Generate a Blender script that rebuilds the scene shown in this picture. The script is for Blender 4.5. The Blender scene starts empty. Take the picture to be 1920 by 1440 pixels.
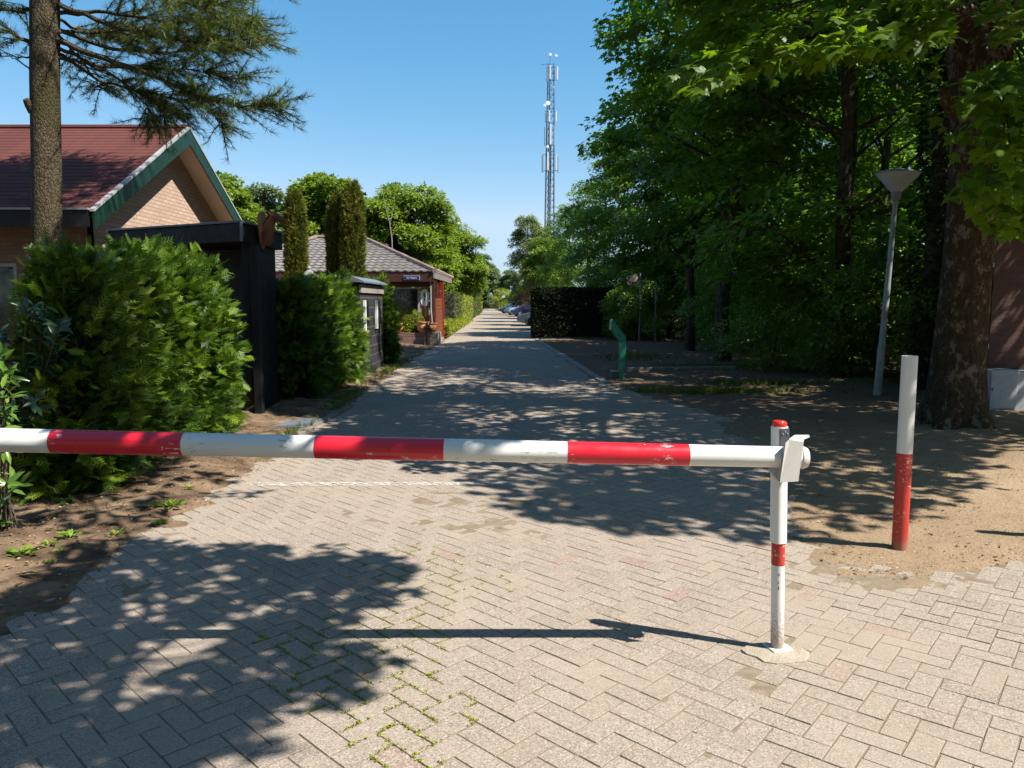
import bpy, bmesh, math, random
import numpy as np
from mathutils import Vector, Matrix
R=math.radians; PI=math.pi
random.seed(5)
sc=bpy.context.scene
COL=sc.collection
# ------------------------------------------------------------------ camera model
F_PX=1444.0; HC=1.6; TH=math.atan(155/F_PX); CT,ST=math.cos(TH),math.sin(TH)
def ray(px,py):
    u=(px-960)/F_PX; v=(720-py)/F_PX
    return (u,CT+v*ST,-ST+v*CT)
def G(px,py,z=0.0):                 # a spot on the ground
    r=ray(px,py); t=(z-HC)/r[2]; return (r[0]*t,r[1]*t)
def P(px,py,Y):                     # a spot at a given distance
    r=ray(px,py); t=Y/r[1]; return (r[0]*t,Y,HC+r[2]*t)
def proj(p):
    x,y,z=p[...,0],p[...,1],p[...,2]; dz=z-HC
    d=y*CT-dz*ST; v=(y*ST+dz*CT)
    d=np.where(d<0.05,0.05,d)
    return 960+F_PX*x/d,720-F_PX*v/d,d
SUNK=np.array([-.7335,.295])        # where a shadow falls per metre of height
# ------------------------------------------------------------------ tagging
def tag(o,label=None,cat=None,group=None,kind=None):
    if label: o['label']=label
    if cat: o['category']=cat
    if group: o['group']=group
    if kind: o['kind']=kind
    return o
def thing(name,label,cat,loc=(0,0,0),rz=0,group=None):
    o=bpy.data.objects.new(name,None); COL.objects.link(o)
    o.empty_display_size=.2
    o.location=loc; o.rotation_euler=(0,0,rz)
    return tag(o,label,cat,group)
def root_loc(o):
    while o.parent: o=o.parent
    return np.array(o.location)
def link(name,me,mat=None,parent=None):
    o=bpy.data.objects.new(name,me); COL.objects.link(o)
    if mat: me.materials.append(mat)
    if parent: o.parent=parent
    return o
def copy_tree(o,parent=None):
    c=o.copy(); COL.objects.link(c); c.parent=parent
    for ch in list(o.children): copy_tree(ch,c)
    return c
# ------------------------------------------------------------------ mesh builders
class MB:
    def __init__(s): s.v=[]; s.f=[]
    def add(s,v,f):
        n=len(s.v); s.v+= [tuple(p) for p in v]; s.f+=[tuple(i+n for i in q) for q in f]; return s
    def box(s,c,d,rz=0,rx=0,ry=0):
        m=Matrix.Rotation(rz,3,'Z')@Matrix.Rotation(ry,3,'Y')@Matrix.Rotation(rx,3,'X')
        v=[]
        for x in(-.5,.5):
            for y in(-.5,.5):
                for z in(-.5,.5):
                    q=m@Vector((x*d[0],y*d[1],z*d[2])); v.append((q[0]+c[0],q[1]+c[1],q[2]+c[2]))
        return s.add(v,[(0,1,3,2),(4,6,7,5),(0,4,5,1),(2,3,7,6),(0,2,6,4),(1,5,7,3)])
    def tube(s,path,rad,n=10,cap=True,sq=1.0):
        path=[Vector(p) for p in path]
        if not hasattr(rad,'__len__'): rad=[rad]*len(path)
        v=[];f=[]
        t=(path[1]-path[0]).normalized()
        a=Vector((0,0,1)) if abs(t.z)<.9 else Vector((1,0,0))
        x=t.cross(a).normalized()
        for i,p in enumerate(path):
            if i==0: t=path[1]-path[0]
            elif i==len(path)-1: t=path[-1]-path[-2]
            else: t=path[i+1]-path[i-1]
            t.normalize(); x=(x-t*x.dot(t)).normalized(); y=t.cross(x)
            for k in range(n):
                w=2*PI*k/n
                v.append(p+x*(math.cos(w)*rad[i])+y*(math.sin(w)*rad[i]*sq))
        for i in range(len(path)-1):
            for k in range(n):
                k2=(k+1)%n
                f.append((i*n+k,i*n+k2,(i+1)*n+k2,(i+1)*n+k))
        if cap:
            f.append(tuple(range(n-1,-1,-1))); m=(len(path)-1)*n; f.append(tuple(m+k for k in range(n)))
        return s.add(v,f)
    def lathe(s,prof,c=(0,0,0),n=24,tilt=None):
        v=[];f=[]
        for r,z in prof:
            for k in range(n):
                w=2*PI*k/n; q=Vector((r*math.cos(w),r*math.sin(w),z))
                if tilt is not None: q=tilt@q
                v.append((c[0]+q[0],c[1]+q[1],c[2]+q[2]))
        for i in range(len(prof)-1):
            for k in range(n):
                k2=(k+1)%n; f.append((i*n+k,i*n+k2,(i+1)*n+k2,(i+1)*n+k))
        f.append(tuple(range(n-1,-1,-1))); m=(len(prof)-1)*n; f.append(tuple(m+k for k in range(n)))
        return s.add(v,f)
    def prism(s,poly,z0,z1):
        n=len(poly); v=[(p[0],p[1],z0) for p in poly]+[(p[0],p[1],z1) for p in poly]
        f=[tuple(range(n-1,-1,-1)),tuple(range(n,2*n))]+[(i,(i+1)%n,(i+1)%n+n,i+n) for i in range(n)]
        return s.add(v,f)
    def slab(s,poly,vec):            # polygon in space pushed along a vector
        n=len(poly); v=[tuple(p) for p in poly]+[tuple(Vector(p)+Vector(vec)) for p in poly]
        f=[tuple(range(n-1,-1,-1)),tuple(range(n,2*n))]+[(i,(i+1)%n,(i+1)%n+n,i+n) for i in range(n)]
        return s.add(v,f)
    def build(s,name,mat,parent=None,local=False,smooth=False,bevel=0,seg=2):
        v=np.array(s.v,float)
        if parent is not None and not local: v=v-root_loc(parent)
        me=bpy.data.meshes.new(name); me.from_pydata([tuple(p) for p in v],[],s.f)
        bm=bmesh.new(); bm.from_mesh(me); bmesh.ops.recalc_face_normals(bm,faces=bm.faces[:]); bm.to_mesh(me); bm.free()
        if smooth:
            me.polygons.foreach_set('use_smooth',[True]*len(me.polygons))
            try: me.set_sharp_from_angle(angle=R(40))
            except Exception: pass
        o=link(name,me,mat,parent)
        if bevel:
            b=o.modifiers.new('bevel','BEVEL'); b.width=bevel; b.segments=seg; b.limit_method='ANGLE'; b.angle_limit=R(30)
        return o
def mk(name,V,F,mat,parent=None,rnd=None,local=False,smooth=False):
    V=np.asarray(V,np.float32)
    if parent is not None and not local: V=V-root_loc(parent).astype(np.float32)
    F=np.asarray(F,np.int32); k=F.shape[1]
    me=bpy.data.meshes.new(name)
    me.vertices.add(len(V)); me.vertices.foreach_set('co',V.ravel().astype(np.float32))
    me.loops.add(F.size); me.loops.foreach_set('vertex_index',F.ravel())
    me.polygons.add(len(F)); me.polygons.foreach_set('loop_start',np.arange(0,F.size,k,dtype=np.int32))
    if smooth: me.polygons.foreach_set('use_smooth',np.ones(len(F),bool))
    me.update(calc_edges=True)
    if k==4 and not smooth: me.shade_flat()
    if rnd is not None:
        a=me.attributes.new('rnd','FLOAT','POINT'); a.data.foreach_set('value',np.asarray(rnd,np.float32))
    return link(name,me,mat,parent)
def vnoise(x,y,scale,seed):
    rg=np.random.default_rng(seed); L=rg.random((64,64))
    X=x/scale; Y=y/scale; i=np.floor(X).astype(int); j=np.floor(Y).astype(int); fx=X-i; fy=Y-j
    fx=fx*fx*(3-2*fx); fy=fy*fy*(3-2*fy)
    g=lambda a,b: L[a%64,b%64]
    return (g(i,j)*(1-fx)+g(i+1,j)*fx)*(1-fy)+(g(i,j+1)*(1-fx)+g(i+1,j+1)*fx)*fy
def inside(poly,x,y):
    poly=np.asarray(poly,float); r=np.zeros(np.shape(x),bool); n=len(poly)
    for i in range(n):
        x1,y1=poly[i]; x2,y2=poly[(i+1)%n]
        if y1==y2: continue
        c=((y1>y)!=(y2>y))&(x<(x2-x1)*(y-y1)/(y2-y1)+x1); r^=c
    return r
def sdist(poly,x,y):
    poly=np.asarray(poly,float); d=np.full(np.shape(x),1e9); n=len(poly)
    for i in range(n):
        a=poly[i]; b=poly[(i+1)%n]; e=b-a
        t=np.clip(((x-a[0])*e[0]+(y-a[1])*e[1])/max(e@e,1e-9),0,1)
        d=np.minimum(d,np.hypot(x-a[0]-t*e[0],y-a[1]-t*e[1]))
    return np.where(inside(poly,x,y),d,-d)
# ------------------------------------------------------------------ materials
class NT:
    def __init__(s,name):
        s.m=bpy.data.materials.new(name); s.m.use_nodes=True; s.t=s.m.node_tree; s.t.nodes.clear()
        s.out=s.n('ShaderNodeOutputMaterial')
    def n(s,ty,props=None,**inp):
        nd=s.t.nodes.new(ty)
        for k,v in (props or {}).items(): setattr(nd,k,v)
        for k,v in inp.items():
            key=int(k[1:]) if k[0]=='i' and k[1:].isdigit() else k.replace('_',' ')
            s.set(nd.inputs[key],v)
        return nd
    def set(s,sock,v):
        if isinstance(v,bpy.types.NodeSocket): s.t.links.new(v,sock)
        elif isinstance(v,(tuple,list)) and len(v)==3 and sock.type=='RGBA': sock.default_value=(*v,1)
        else: sock.default_value=v
    def coord(s,scale=(1,1,1),loc=(0,0,0),rot=(0,0,0),which='Object'):
        c=s.n('ShaderNodeTexCoord'); m=s.n('ShaderNodeMapping')
        s.t.links.new(c.outputs[which],m.inputs[0]); m.inputs[1].default_value=loc; m.inputs[2].default_value=rot; m.inputs[3].default_value=scale
        return m.outputs[0]
    def noise(s,vec,scale,detail=3,rough=.55,dist=0):
        return s.n('ShaderNodeTexNoise',None,Vector=vec,Scale=scale,Detail=detail,Roughness=rough,Distortion=dist).outputs['Fac']
    def ramp(s,fac,stops):
        r=s.n('ShaderNodeValToRGB',None,Fac=fac); e=r.color_ramp.elements
        while len(e)>1: e.remove(e[-1])
        for i,(p,c) in enumerate(stops):
            if isinstance(c,(int,float)): c=(c,c,c)
            el=e[0] if i==0 else e.new(p)
            el.position=p; el.color=(*c,1)
        return r.outputs[0]
    def mix(s,fac,a,b,mode='MIX'):
        nd=s.n('ShaderNodeMix',{'data_type':'RGBA','blend_type':mode})
        s.set(nd.inputs[0],fac); s.set(nd.inputs[6],a); s.set(nd.inputs[7],b); return nd.outputs[2]
    def math(s,op,a,b=0.0,clamp=False):
        nd=s.n('ShaderNodeMath',{'operation':op,'use_clamp':clamp}); s.set(nd.inputs[0],a); s.set(nd.inputs[1],b); return nd.outputs[0]
    def bump(s,h,strength=.4,dist=.01,normal=None):
        b=s.n('ShaderNodeBump',None,Height=h,Strength=strength,Distance=dist)
        if normal is not None: s.set(b.inputs['Normal'],normal)
        return b.outputs[0]
    def bsdf(s,col,rough=.6,spec=.4,metal=0,normal=None,**kw):
        b=s.n('ShaderNodeBsdfPrincipled'); s.set(b.inputs['Base Color'],col); s.set(b.inputs['Roughness'],rough)
        s.set(b.inputs['Specular IOR Level'],spec); s.set(b.inputs['Metallic'],metal)
        if normal is not None: s.set(b.inputs['Normal'],normal)
        for k,v in kw.items(): s.set(b.inputs[k.replace('_',' ')],v)
        return b.outputs[0]
    def done(s,sh): s.t.links.new(sh,s.out.inputs[0]); return s.m
def pmat(name,col,rough=.6,var=.18,scale=6,bump=.15,bscale=60,spec=.4,metal=0,col2=None,bd=.004,grime=None):
    t=NT(name); v=t.coord()
    a=tuple(c*(1-var) for c in col); b=col2 or tuple(min(1,c*(1+var)) for c in col)
    c=t.mix(t.ramp(t.noise(v,scale,4),[(.3,0),(.7,1)]),a,b)
    if grime is not None: c=t.mix(t.ramp(t.noise(v,scale*2.3,5,.7),[(.52,0),(.75,.8)]),c,grime)
    nb=t.bump(t.noise(v,bscale,3),bump,bd) if bump else None
    ro=t.ramp(t.noise(v,scale*3,3),[(.3,max(0,rough-.1)),(.7,min(1,rough+.1))])
    return t.done(t.bsdf(c,ro,spec,metal,nb))
def leafmat(name,stops,trans=.4,tcol=(1.25,1.3,.45),rough=.45,spec=.35):
    t=NT(name); a=t.n('ShaderNodeAttribute',{'attribute_name':'rnd'}).outputs['Fac']
    c=t.ramp(a,stops)
    p=t.bsdf(c,rough,spec)
    tc=t.mix(1.0,c,tcol,'MULTIPLY')
    tr=t.n('ShaderNodeBsdfTranslucent',None,Color=tc).outputs[0]
    mx=t.n('ShaderNodeMixShader'); mx.inputs[0].default_value=trans
    t.t.links.new(p,mx.inputs[1]); t.t.links.new(tr,mx.inputs[2])
    return t.done(mx.outputs[0])
def brickmat(name,c1,c2,mortar,plane,bw=.22,bh=.063,ms=.011,var=.6,flem=.5):
    t=NT(name); c=t.n('ShaderNodeTexCoord').outputs['Object']; s=t.n('ShaderNodeSeparateXYZ',None,i0=c)
    cb=t.n('ShaderNodeCombineXYZ'); t.t.links.new(s.outputs['xyz'.index(plane[0])],cb.inputs[0]); t.t.links.new(s.outputs['xyz'.index(plane[1])],cb.inputs[1])
    v=cb.outputs[0]
    b=t.n('ShaderNodeTexBrick',{'offset':flem},Vector=v,Color1=c1,Color2=c2,Mortar=mortar,Scale=1.0,Mortar_Size=ms,Mortar_Smooth=.2,Bias=0.0,Brick_Width=bw,Row_Height=bh)
    n=t.noise(c,2.2,4); n2=t.noise(c,90,3)
    col=t.mix(t.ramp(n,[(.3,0),(.7,.45)]),b.outputs['Color'],tuple(x*var for x in c1))
    h=t.math('ADD',t.math('MULTIPLY',b.outputs['Fac'],-1.0),t.math('MULTIPLY',n2,.25))
    return t.done(t.bsdf(col,.85,.2,0,t.bump(h,.8,.008)))
M={}
M['soil']=pmat('soil',(.10,.065,.042),.95,.45,3.5,.8,70,.1,bd=.02,col2=(.235,.16,.10))
def sandmat():
    t=NT('sand'); v=t.coord()
    big=t.ramp(t.noise(v,.55,4),[(.35,0),(.65,1)]); fine=t.ramp(t.noise(v,26,5,.7),[(.3,0),(.7,1)]); grit=t.noise(v,240,2)
    c=t.mix(big,(0.3188,0.2369,0.1515),(0.2568,0.1832,0.1148)); c=t.mix(t.math('MULTIPLY',fine,.4),c,(0.1771,0.1162,0.07164))
    c=t.mix(t.ramp(grit,[(.6,0),(.75,.6)]),c,(0.4074,0.3218,0.2388))
    # leaf-mould soil further from the yard
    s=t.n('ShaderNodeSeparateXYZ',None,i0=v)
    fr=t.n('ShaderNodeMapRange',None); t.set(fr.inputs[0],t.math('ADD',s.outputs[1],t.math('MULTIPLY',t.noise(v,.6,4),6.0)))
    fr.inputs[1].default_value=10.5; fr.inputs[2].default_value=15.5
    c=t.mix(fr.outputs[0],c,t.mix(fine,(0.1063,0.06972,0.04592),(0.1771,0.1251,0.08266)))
    h=t.math('ADD',t.noise(v,38,5,.7),t.math('MULTIPLY',grit,.3))
    return t.done(t.bsdf(c,.95,.1,0,t.bump(h,.8,.02)))
M['sand']=sandmat()
def groundmat():
    t=NT('ground'); v=t.coord()
    c=t.mix(t.ramp(t.noise(v,.08,5),[(.4,0),(.6,1)]),(.05,.065,.02),(.11,.085,.05))
    return t.done(t.bsdf(c,.95,.1,0,t.bump(t.noise(v,9,5),.8,.05)))
M['ground']=groundmat()
def pavermat():
    t=NT('concrete_pavers'); v=t.coord()
    a=t.n('ShaderNodeAttribute',{'attribute_name':'rnd'}).outputs['Fac']
    c=t.ramp(a,[(0,(0.2348,0.194,0.1557)),(.35,(0.2678,0.2238,0.1818)),(.65,(0.2513,0.2082,0.1661)),(.93,(0.2801,0.2356,0.1931)),(.975,(0.2596,0.2057,0.1661)),(1,(0.2596,0.1768,0.1422))])
    ag=t.n('ShaderNodeTexVoronoi',None,Vector=v,Scale=185.0)
    sp=t.n('ShaderNodeSeparateColor',None,i0=ag.outputs['Color']).outputs[0]
    c=t.mix(t.ramp(sp,[(.0,.62),(.18,.5),(.22,0)]),c,(0.1071,0.08639,0.06884))
    c=t.mix(t.ramp(sp,[(.8,0),(.84,.55)]),c,(0.4284,0.373,0.3106))
    # blown sand lying over the stones in patches
    sand=t.ramp(t.noise(v,.9,6,.65),[(.47,0),(.66,.75)])
    c=t.mix(sand,c,(0.3008,0.2475,0.1946))
    dirt=t.ramp(t.noise(v,3.1,5,.7,.6),[(.54,0),(.84,.4)])
    c=t.mix(dirt,c,(0.1854,0.1452,0.1085))
    n=t.noise(v,160,3,.7); h=t.math('ADD',n,t.math('MULTIPLY',sp,.6))
    return t.done(t.bsdf(c,.88,.22,0,t.bump(h,.55,.004)))
M['paver']=pavermat()
def bedmat():
    t=NT('joint_sand'); v=t.coord()
    c=t.mix(t.ramp(t.noise(v,14,5,.7),[(.35,0),(.65,1)]),(0.1602,0.1223,0.08225),(0.2352,0.1899,0.141))
    m=t.ramp(t.noise(v,5,4),[(.5,0),(.62,.5)])
    c=t.mix(t.math('MULTIPLY',m,.6),c,(0.1228,0.1062,0.04404))
    return t.done(t.bsdf(c,.95,.1,0,t.bump(t.noise(v,120,3),.7,.006)))
M['bed']=bedmat()
def farroad():
    t=NT('far_paving'); v=t.coord()
    c=t.mix(t.ramp(t.noise(v,7,5,.7),[(.3,0),(.7,1)]),(0.2245,0.1885,0.1483),(0.2857,0.2435,0.194))
    c=t.mix(t.ramp(t.noise(v,.5,4),[(.4,0),(.7,.5)]),c,(0.2693,0.216,0.1557))
    return t.done(t.bsdf(c,.9,.2,0,t.bump(t.noise(v,30,4),.5,.01)))
M['farroad']=farroad()
M['kerb']=pmat('kerb_concrete',(0.24,0.216,0.188),.9,.25,5,.5,120,.2)
M['kerbline']=pmat('edge_band',(0.16,0.144,0.128),.9,.25,5,.5,120,.2)
def linemat():
    t=NT('worn_paint'); v=t.coord()
    m=t.ramp(t.noise(v,24,6,.75),[(.475,0),(.575,.62)])
    p=t.bsdf((.62,.6,.54),.8,.2); tr=t.n('ShaderNodeBsdfTransparent').outputs[0]
    mx=t.n('ShaderNodeMixShader'); t.set(mx.inputs[0],m); t.t.links.new(tr,mx.inputs[1]); t.t.links.new(p,mx.inputs[2])
    return t.done(mx.outputs[0])
M['line']=linemat()
def paintmat(name,col,chip,rough=.32,chipamt=.66,grime=None,dirtz=None,coat=.25):
    t=NT(name); v=t.coord()
    n=t.noise(v,3.5,3); c=t.mix(t.ramp(n,[(.3,0),(.7,1)]),tuple(x*.93 for x in col),col)
    if grime: c=t.mix(t.ramp(t.noise(t.coord((8,30,30)),1.4,6,.75),[(.56,0),(.78,.55)]),c,grime)
    st=t.noise(t.coord((22,60,60)),1.0,5,.7); area=t.noise(v,4.2,2)
    mk_=t.math('MULTIPLY',t.ramp(st,[(.575,0),(.6,1)]),t.ramp(area,[(chipamt-.1,0),(chipamt-.03,1)]))
    c=t.mix(mk_,c,chip)
    if dirtz:
        z=t.n('ShaderNodeSeparateXYZ',None,i0=v).outputs[2]
        f=t.n('ShaderNodeMapRange'); t.set(f.inputs[0],z); f.inputs[1].default_value=dirtz; f.inputs[2].default_value=0.0
        sp=t.ramp(t.math('ADD',t.math('MULTIPLY',t.noise(v,150,4,.75),.9),t.math('MULTIPLY',f.outputs[0],.42)),[(.63,0),(.82,.85)])
        c=t.mix(sp,c,(.22,.15,.095))
    ro=t.ramp(t.noise(v,9,4),[(.3,rough-.06),(.7,rough+.14)])
    return t.done(t.bsdf(c,ro,.5,0,t.bump(t.noise(v,40,3),.05,.003),Coat_Weight=coat,Coat_Roughness=.15))
M['white_paint']=paintmat('white_gate_paint',(0.688,0.6794,0.6536),(0.172,0.1634,0.1548),.34,.72,(0.473,0.4472,0.3956))
M['red_paint']=paintmat('red_gate_film',(.60,.012,.028),(0.645,0.602,0.5848),.3,.6)
M['post_white']=paintmat('white_post_paint',(0.6708,0.6622,0.6364),(0.215,0.1892,0.172),.4,.75,None,.34)
M['post_red']=paintmat('faded_red_paint',(0.43,0.0301,0.01892),(0.516,0.3612,0.3096),.5,.56,(0.3096,0.1032,0.0602),.16,0)
M['pole_white']=paintmat('white_pole_paint',(0.6536,0.645,0.6106),(0.172,0.1634,0.1462),.45,.74,(0.516,0.4902,0.43))
M['red_cap']=pmat('red_plastic',(.62,.02,.02),.3,.1,8,0,50,.5)
M['dark_panel']=pmat('grey_anodised_panel',(.05,.052,.065),.45,.1,10,.05,200,.5)
M['steel']=pmat('screw_steel',(.55,.55,.55),.35,.1,10,0,60,.5,.8)
M['latch']=pmat('latch_white',(0.5412,0.5166,0.4756),.42,.06,6,.05,60,.45)
M['dirty_latch']=pmat('dirty_bracket',(0.41,0.3772,0.328),.6,.2,14,.2,60,.3,grime=(0.082,0.0697,0.0574))
M['dirty_plate']=pmat('dirty_white_plate',(.6,.58,.53),.6,.15,30,.2,80,.3,grime=(.25,.2,.15))
M['concrete']=pmat('concrete_base',(.32,.275,.215),.95,.2,7,.8,90,.15,bd=.01,grime=(0.246,0.1804,0.1148))
M['lamp_metal']=pmat('grey_lamp_paint',(.20,.22,.22),.5,.15,4,.1,60,.4)
M['lamp_pole']=pmat('galvanised_pole',(.25,.275,.28),.55,.22,5,.15,70,.4,grime=(.14,.16,.12))
M['lamp_shade']=pmat('opal_shade',(.42,.44,.43),.35,.06,5,0,60,.4)
M['bark']=pmat('bark',(.06,.04,.026),.95,.5,7,1,34,.1,bd=.04,col2=(.11,.078,.05),grime=(.045,.05,.02))
M['bark_grey']=pmat('bark_grey',(.075,.062,.048),.95,.4,5,1,30,.1,bd=.03)
def bigbark():
    t=NT('bark_old_maple'); v=t.coord((1,1,.38))
    n=t.noise(v,24,6,.75,.4); n2=t.noise(v,7,4,.6)
    c=t.mix(t.ramp(n,[(.35,0),(.65,1)]),(.038,.024,.015),(.115,.075,.046))
    c=t.mix(t.ramp(t.noise(t.coord((1,1,.7)),8,6,.72),[(.53,0),(.6,.9)]),c,(.26,.19,.14))
    c=t.mix(t.ramp(t.noise(t.coord(),3.4,4),[(.57,0),(.72,.7)]),c,(.07,.072,.018))
    return t.done(t.bsdf(c,.95,.1,0,t.bump(t.math('ADD',n,t.math('MULTIPLY',n2,.8)),1,.06)))
M['bark_big']=bigbark()
def pinebark():
    t=NT('bark_pine'); v=t.coord((1,1,.5))
    vo=t.n('ShaderNodeTexVoronoi',{'feature':'DISTANCE_TO_EDGE'},Vector=v,Scale=38.0).outputs[0]
    n=t.noise(v,30,5,.7)
    c=t.mix(t.ramp(n,[(.35,0),(.65,1)]),(.048,.039,.026),(.115,.092,.058))
    c=t.mix(t.ramp(t.math('ADD',vo,t.math('MULTIPLY',n,.3)),[(.1,.75),(.28,0)]),c,(.035,.027,.02))
    c=t.mix(t.ramp(t.noise(t.coord(),2.2,4),[(.45,0),(.62,.75)]),c,(.045,.042,.016))
    return t.done(t.bsdf(c,.95,.1,0,t.bump(t.math('ADD',t.math('MINIMUM',vo,.2),t.math('MULTIPLY',n,.25)),1,.04)))
M['bark_pine']=pinebark()
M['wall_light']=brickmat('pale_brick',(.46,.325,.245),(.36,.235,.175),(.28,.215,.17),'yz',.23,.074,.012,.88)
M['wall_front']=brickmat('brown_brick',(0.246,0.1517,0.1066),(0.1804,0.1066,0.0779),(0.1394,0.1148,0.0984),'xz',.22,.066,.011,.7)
M['wall_dark']=brickmat('aubergine_brick',(0.1205,0.06314,0.05281),(0.0861,0.04362,0.03903),(0.08036,0.06888,0.06314),'xz',.22,.063,.009,.75)
M['black_brick']=brickmat('black_block_y',(0.02788,0.02788,0.03116),(0.01968,0.01968,0.02214),(0.0738,0.0697,0.0656),'yz',.42,.21,.02,.8)
M['black_brick_x']=brickmat('black_block_x',(0.02788,0.02788,0.03116),(0.01968,0.01968,0.02214),(0.0738,0.0697,0.0656),'xz',.42,.21,.02,.8)
M['planter']=brickmat('planter_brick',(0.2214,0.1312,0.1025),(0.1722,0.1025,0.082),(0.0984,0.0738,0.0615),'xz',.6,.16,.014,.85)
def redroof():
    t=NT('red_shingle'); v=t.coord(); b=t.n('ShaderNodeTexBrick',{'offset':.5},Vector=v,Color1=(.112,.037,.03),Color2=(.092,.031,.026),Mortar=(.065,.021,.018),Scale=1.0,Mortar_Size=.006,Mortar_Smooth=.2,Brick_Width=.33,Row_Height=50.0)
    c=t.mix(t.ramp(t.noise(v,3,5,.7),[(.35,0),(.7,.5)]),b.outputs['Color'],(.075,.028,.024))
    return t.done(t.bsdf(c,.85,.2,0,t.bump(t.noise(v,200,2),.4,.004)))
M['roof_red']=redroof()
M['roof_grey']=pmat('grey_roof_tile',(.155,.143,.132),.75,.2,3,.3,90,.25,grime=(.10,.09,.08))
M['ridge_tile']=pmat('ridge_tile',(0.182,0.133,0.1155),.75,.2,3,.3,90,.25)
M['green_trim']=pmat('green_trim_paint',(.003,.023,.011),.4,.15,3,.08,40,.45,grime=(.015,.035,.022))
M['white_trim']=pmat('white_trim',(.30,.30,.295),.5,.1,3,.05,60,.4,grime=(.2,.19,.175))
M['soffit']=pmat('cream_soffit',(.62,.53,.42),.6,.06,2,.05,60,.3)
M['black_wood']=pmat('black_timber',(.0075,.008,.0095),.6,.3,3,.3,40,.3)
M['black_edge']=pmat('dark_blue_capping',(.05,.06,.085),.35,.2,4,.1,40,.5)
M['slate']=pmat('slate_coping',(.13,.15,.18),.4,.2,4,.2,40,.5)
M['glass']=pmat('dark_glass',(.012,.014,.015),.06,.2,3,0,40,.6)
M['dark_red']=pmat('dark_red_wood',(.06,.02,.014),.45,.2,4,.1,40,.4)
M['brown_door']=pmat('varnished_door',(.20,.095,.045),.4,.25,6,.1,40,.45)
def slatmat():
    t=NT('orange_cladding'); v=t.coord(); z=t.n('ShaderNodeSeparateXYZ',None,i0=v).outputs[2]
    c=t.mix(t.ramp(t.noise(t.coord((2,2,30)),3,4),[(.3,0),(.7,1)]),(.14,.036,.012),(.21,.065,.019))
    return t.done(t.bsdf(c,.5,.35,0))
M['slats']=slatmat()
M['terracotta']=pmat('terracotta',(.50,.20,.085),.75,.2,8,.2,60,.25,grime=(.4,.3,.2))
M['blue_plate']=pmat('blue_enamel',(.012,.02,.16),.3,.1,3,0,40,.5)
M['white_plain']=pmat('white_enamel',(.72,.73,.7),.4,.05,4,0,40,.4)
M['black_plain']=pmat('black_plastic',(.012,.012,.014),.45,.1,4,0,40,.4)
M['sign_green']=pmat('green_powder_coat',(.008,.19,.115),.38,.12,5,.05,40,.5)
M['sign_edge']=pmat('pale_green_edge',(.16,.33,.26),.4,.1,5,.05,40,.5)
M['cream']=pmat('cream_panel',(.55,.44,.31),.55,.12,9,.1,40,.3,grime=(.35,.25,.16))
M['mark_red']=pmat('print_red',(.26,.022,.016),.5,.1,6,0,40,.3)
M['mark_olive']=pmat('print_olive',(.3,.27,.05),.5,.1,6,0,40,.3)
M['galv']=pmat('thin_galvanised_post',(.17,.19,.19),.5,.25,6,.1,40,.4)
M['pipe']=pmat('grey_pipe',(.24,.25,.30),.45,.08,3,.05,40,.4)
M['cabinet']=pmat('cabinet_grey',(.30,.335,.37),.5,.08,3,.08,40,.4,grime=(.2,.22,.22))
M['deer']=pmat('carved_deer',(.13,.055,.028),.65,.3,9,.3,70,.25)
M['antler']=pmat('antler',(.045,.026,.016),.6,.4,8,.2,60,.3)
M['plaque']=pmat('plaque_wood',(.30,.125,.05),.5,.3,7,.15,50,.35)
M['mast']=pmat('mast_steel',(.045,.055,.075),.5,.2,1,0,10,.4,.1)
M['antenna']=pmat('antenna_white',(.62,.64,.66),.45,.08,1,0,10,.4)
M['antenna_grey']=pmat('antenna_grey',(.2,.235,.29),.45,.08,1,0,10,.4)
M['tyre']=pmat('tyre',(.014,.014,.015),.8,.2,6,.2,60,.2)
M['rim']=pmat('alloy_rim',(.5,.5,.52),.35,.1,6,0,60,.5,.4)
M['headlight']=pmat('headlight_glass',(.62,.64,.62),.12,.05,6,0,60,.6)
M['fence_dark']=pmat('dark_fence',(.018,.017,.017),.8,.3,3,.2,20,.2)
def carpaint(n,c): 
    t=NT(n); return t.done(t.bsdf(c,.28,.5,.1,None,Coat_Weight=.8,Coat_Roughness=.06))
M['car_blue']=carpaint('car_paint_blue',(.004,.016,.085)); M['car_grey']=carpaint('car_paint_grey',(.05,.066,.082)); M['car_black']=carpaint('car_paint_black',(.010,.011,.014))
M['car_silver']=carpaint('car_paint_silver',(.30,.36,.42)); M['car_dark']=carpaint('car_paint_dark',(.012,.013,.022))
# leaves
M['l_maple']=leafmat('maple_leaf',[(0,(.04,.085,.010)),(.5,(.075,.15,.014)),(.85,(.105,.19,.016)),(1,(.15,.24,.02))],.55,(1.35,1.35,.4))
M['l_sunny']=leafmat('sunlit_maple_leaf',[(0,(.06,.12,.012)),(.5,(.11,.2,.016)),(.85,(.15,.25,.018)),(1,(.2,.29,.022))],.6,(1.4,1.35,.35))  # maple leaf copy with the sunlight on the low boughs put into its colour
M['l_wood']=leafmat('wood_leaf',[(0,(.055,.12,.02)),(.5,(.115,.22,.03)),(.8,(.18,.29,.035)),(1,(.27,.37,.042))],.58,(1.25,1.3,.5),.38,.6)
M['l_shrub']=leafmat('undergrowth_leaf',[(0,(.075,.145,.03)),(.5,(.15,.25,.042)),(1,(.24,.35,.055))],.5,(1.25,1.3,.5),.36,.6)
M['l_bright']=leafmat('bright_leaf',[(0,(.085,.14,.016)),(.5,(.15,.225,.022)),(.85,(.2,.28,.03)),(1,(.27,.33,.045))],.38)
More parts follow.
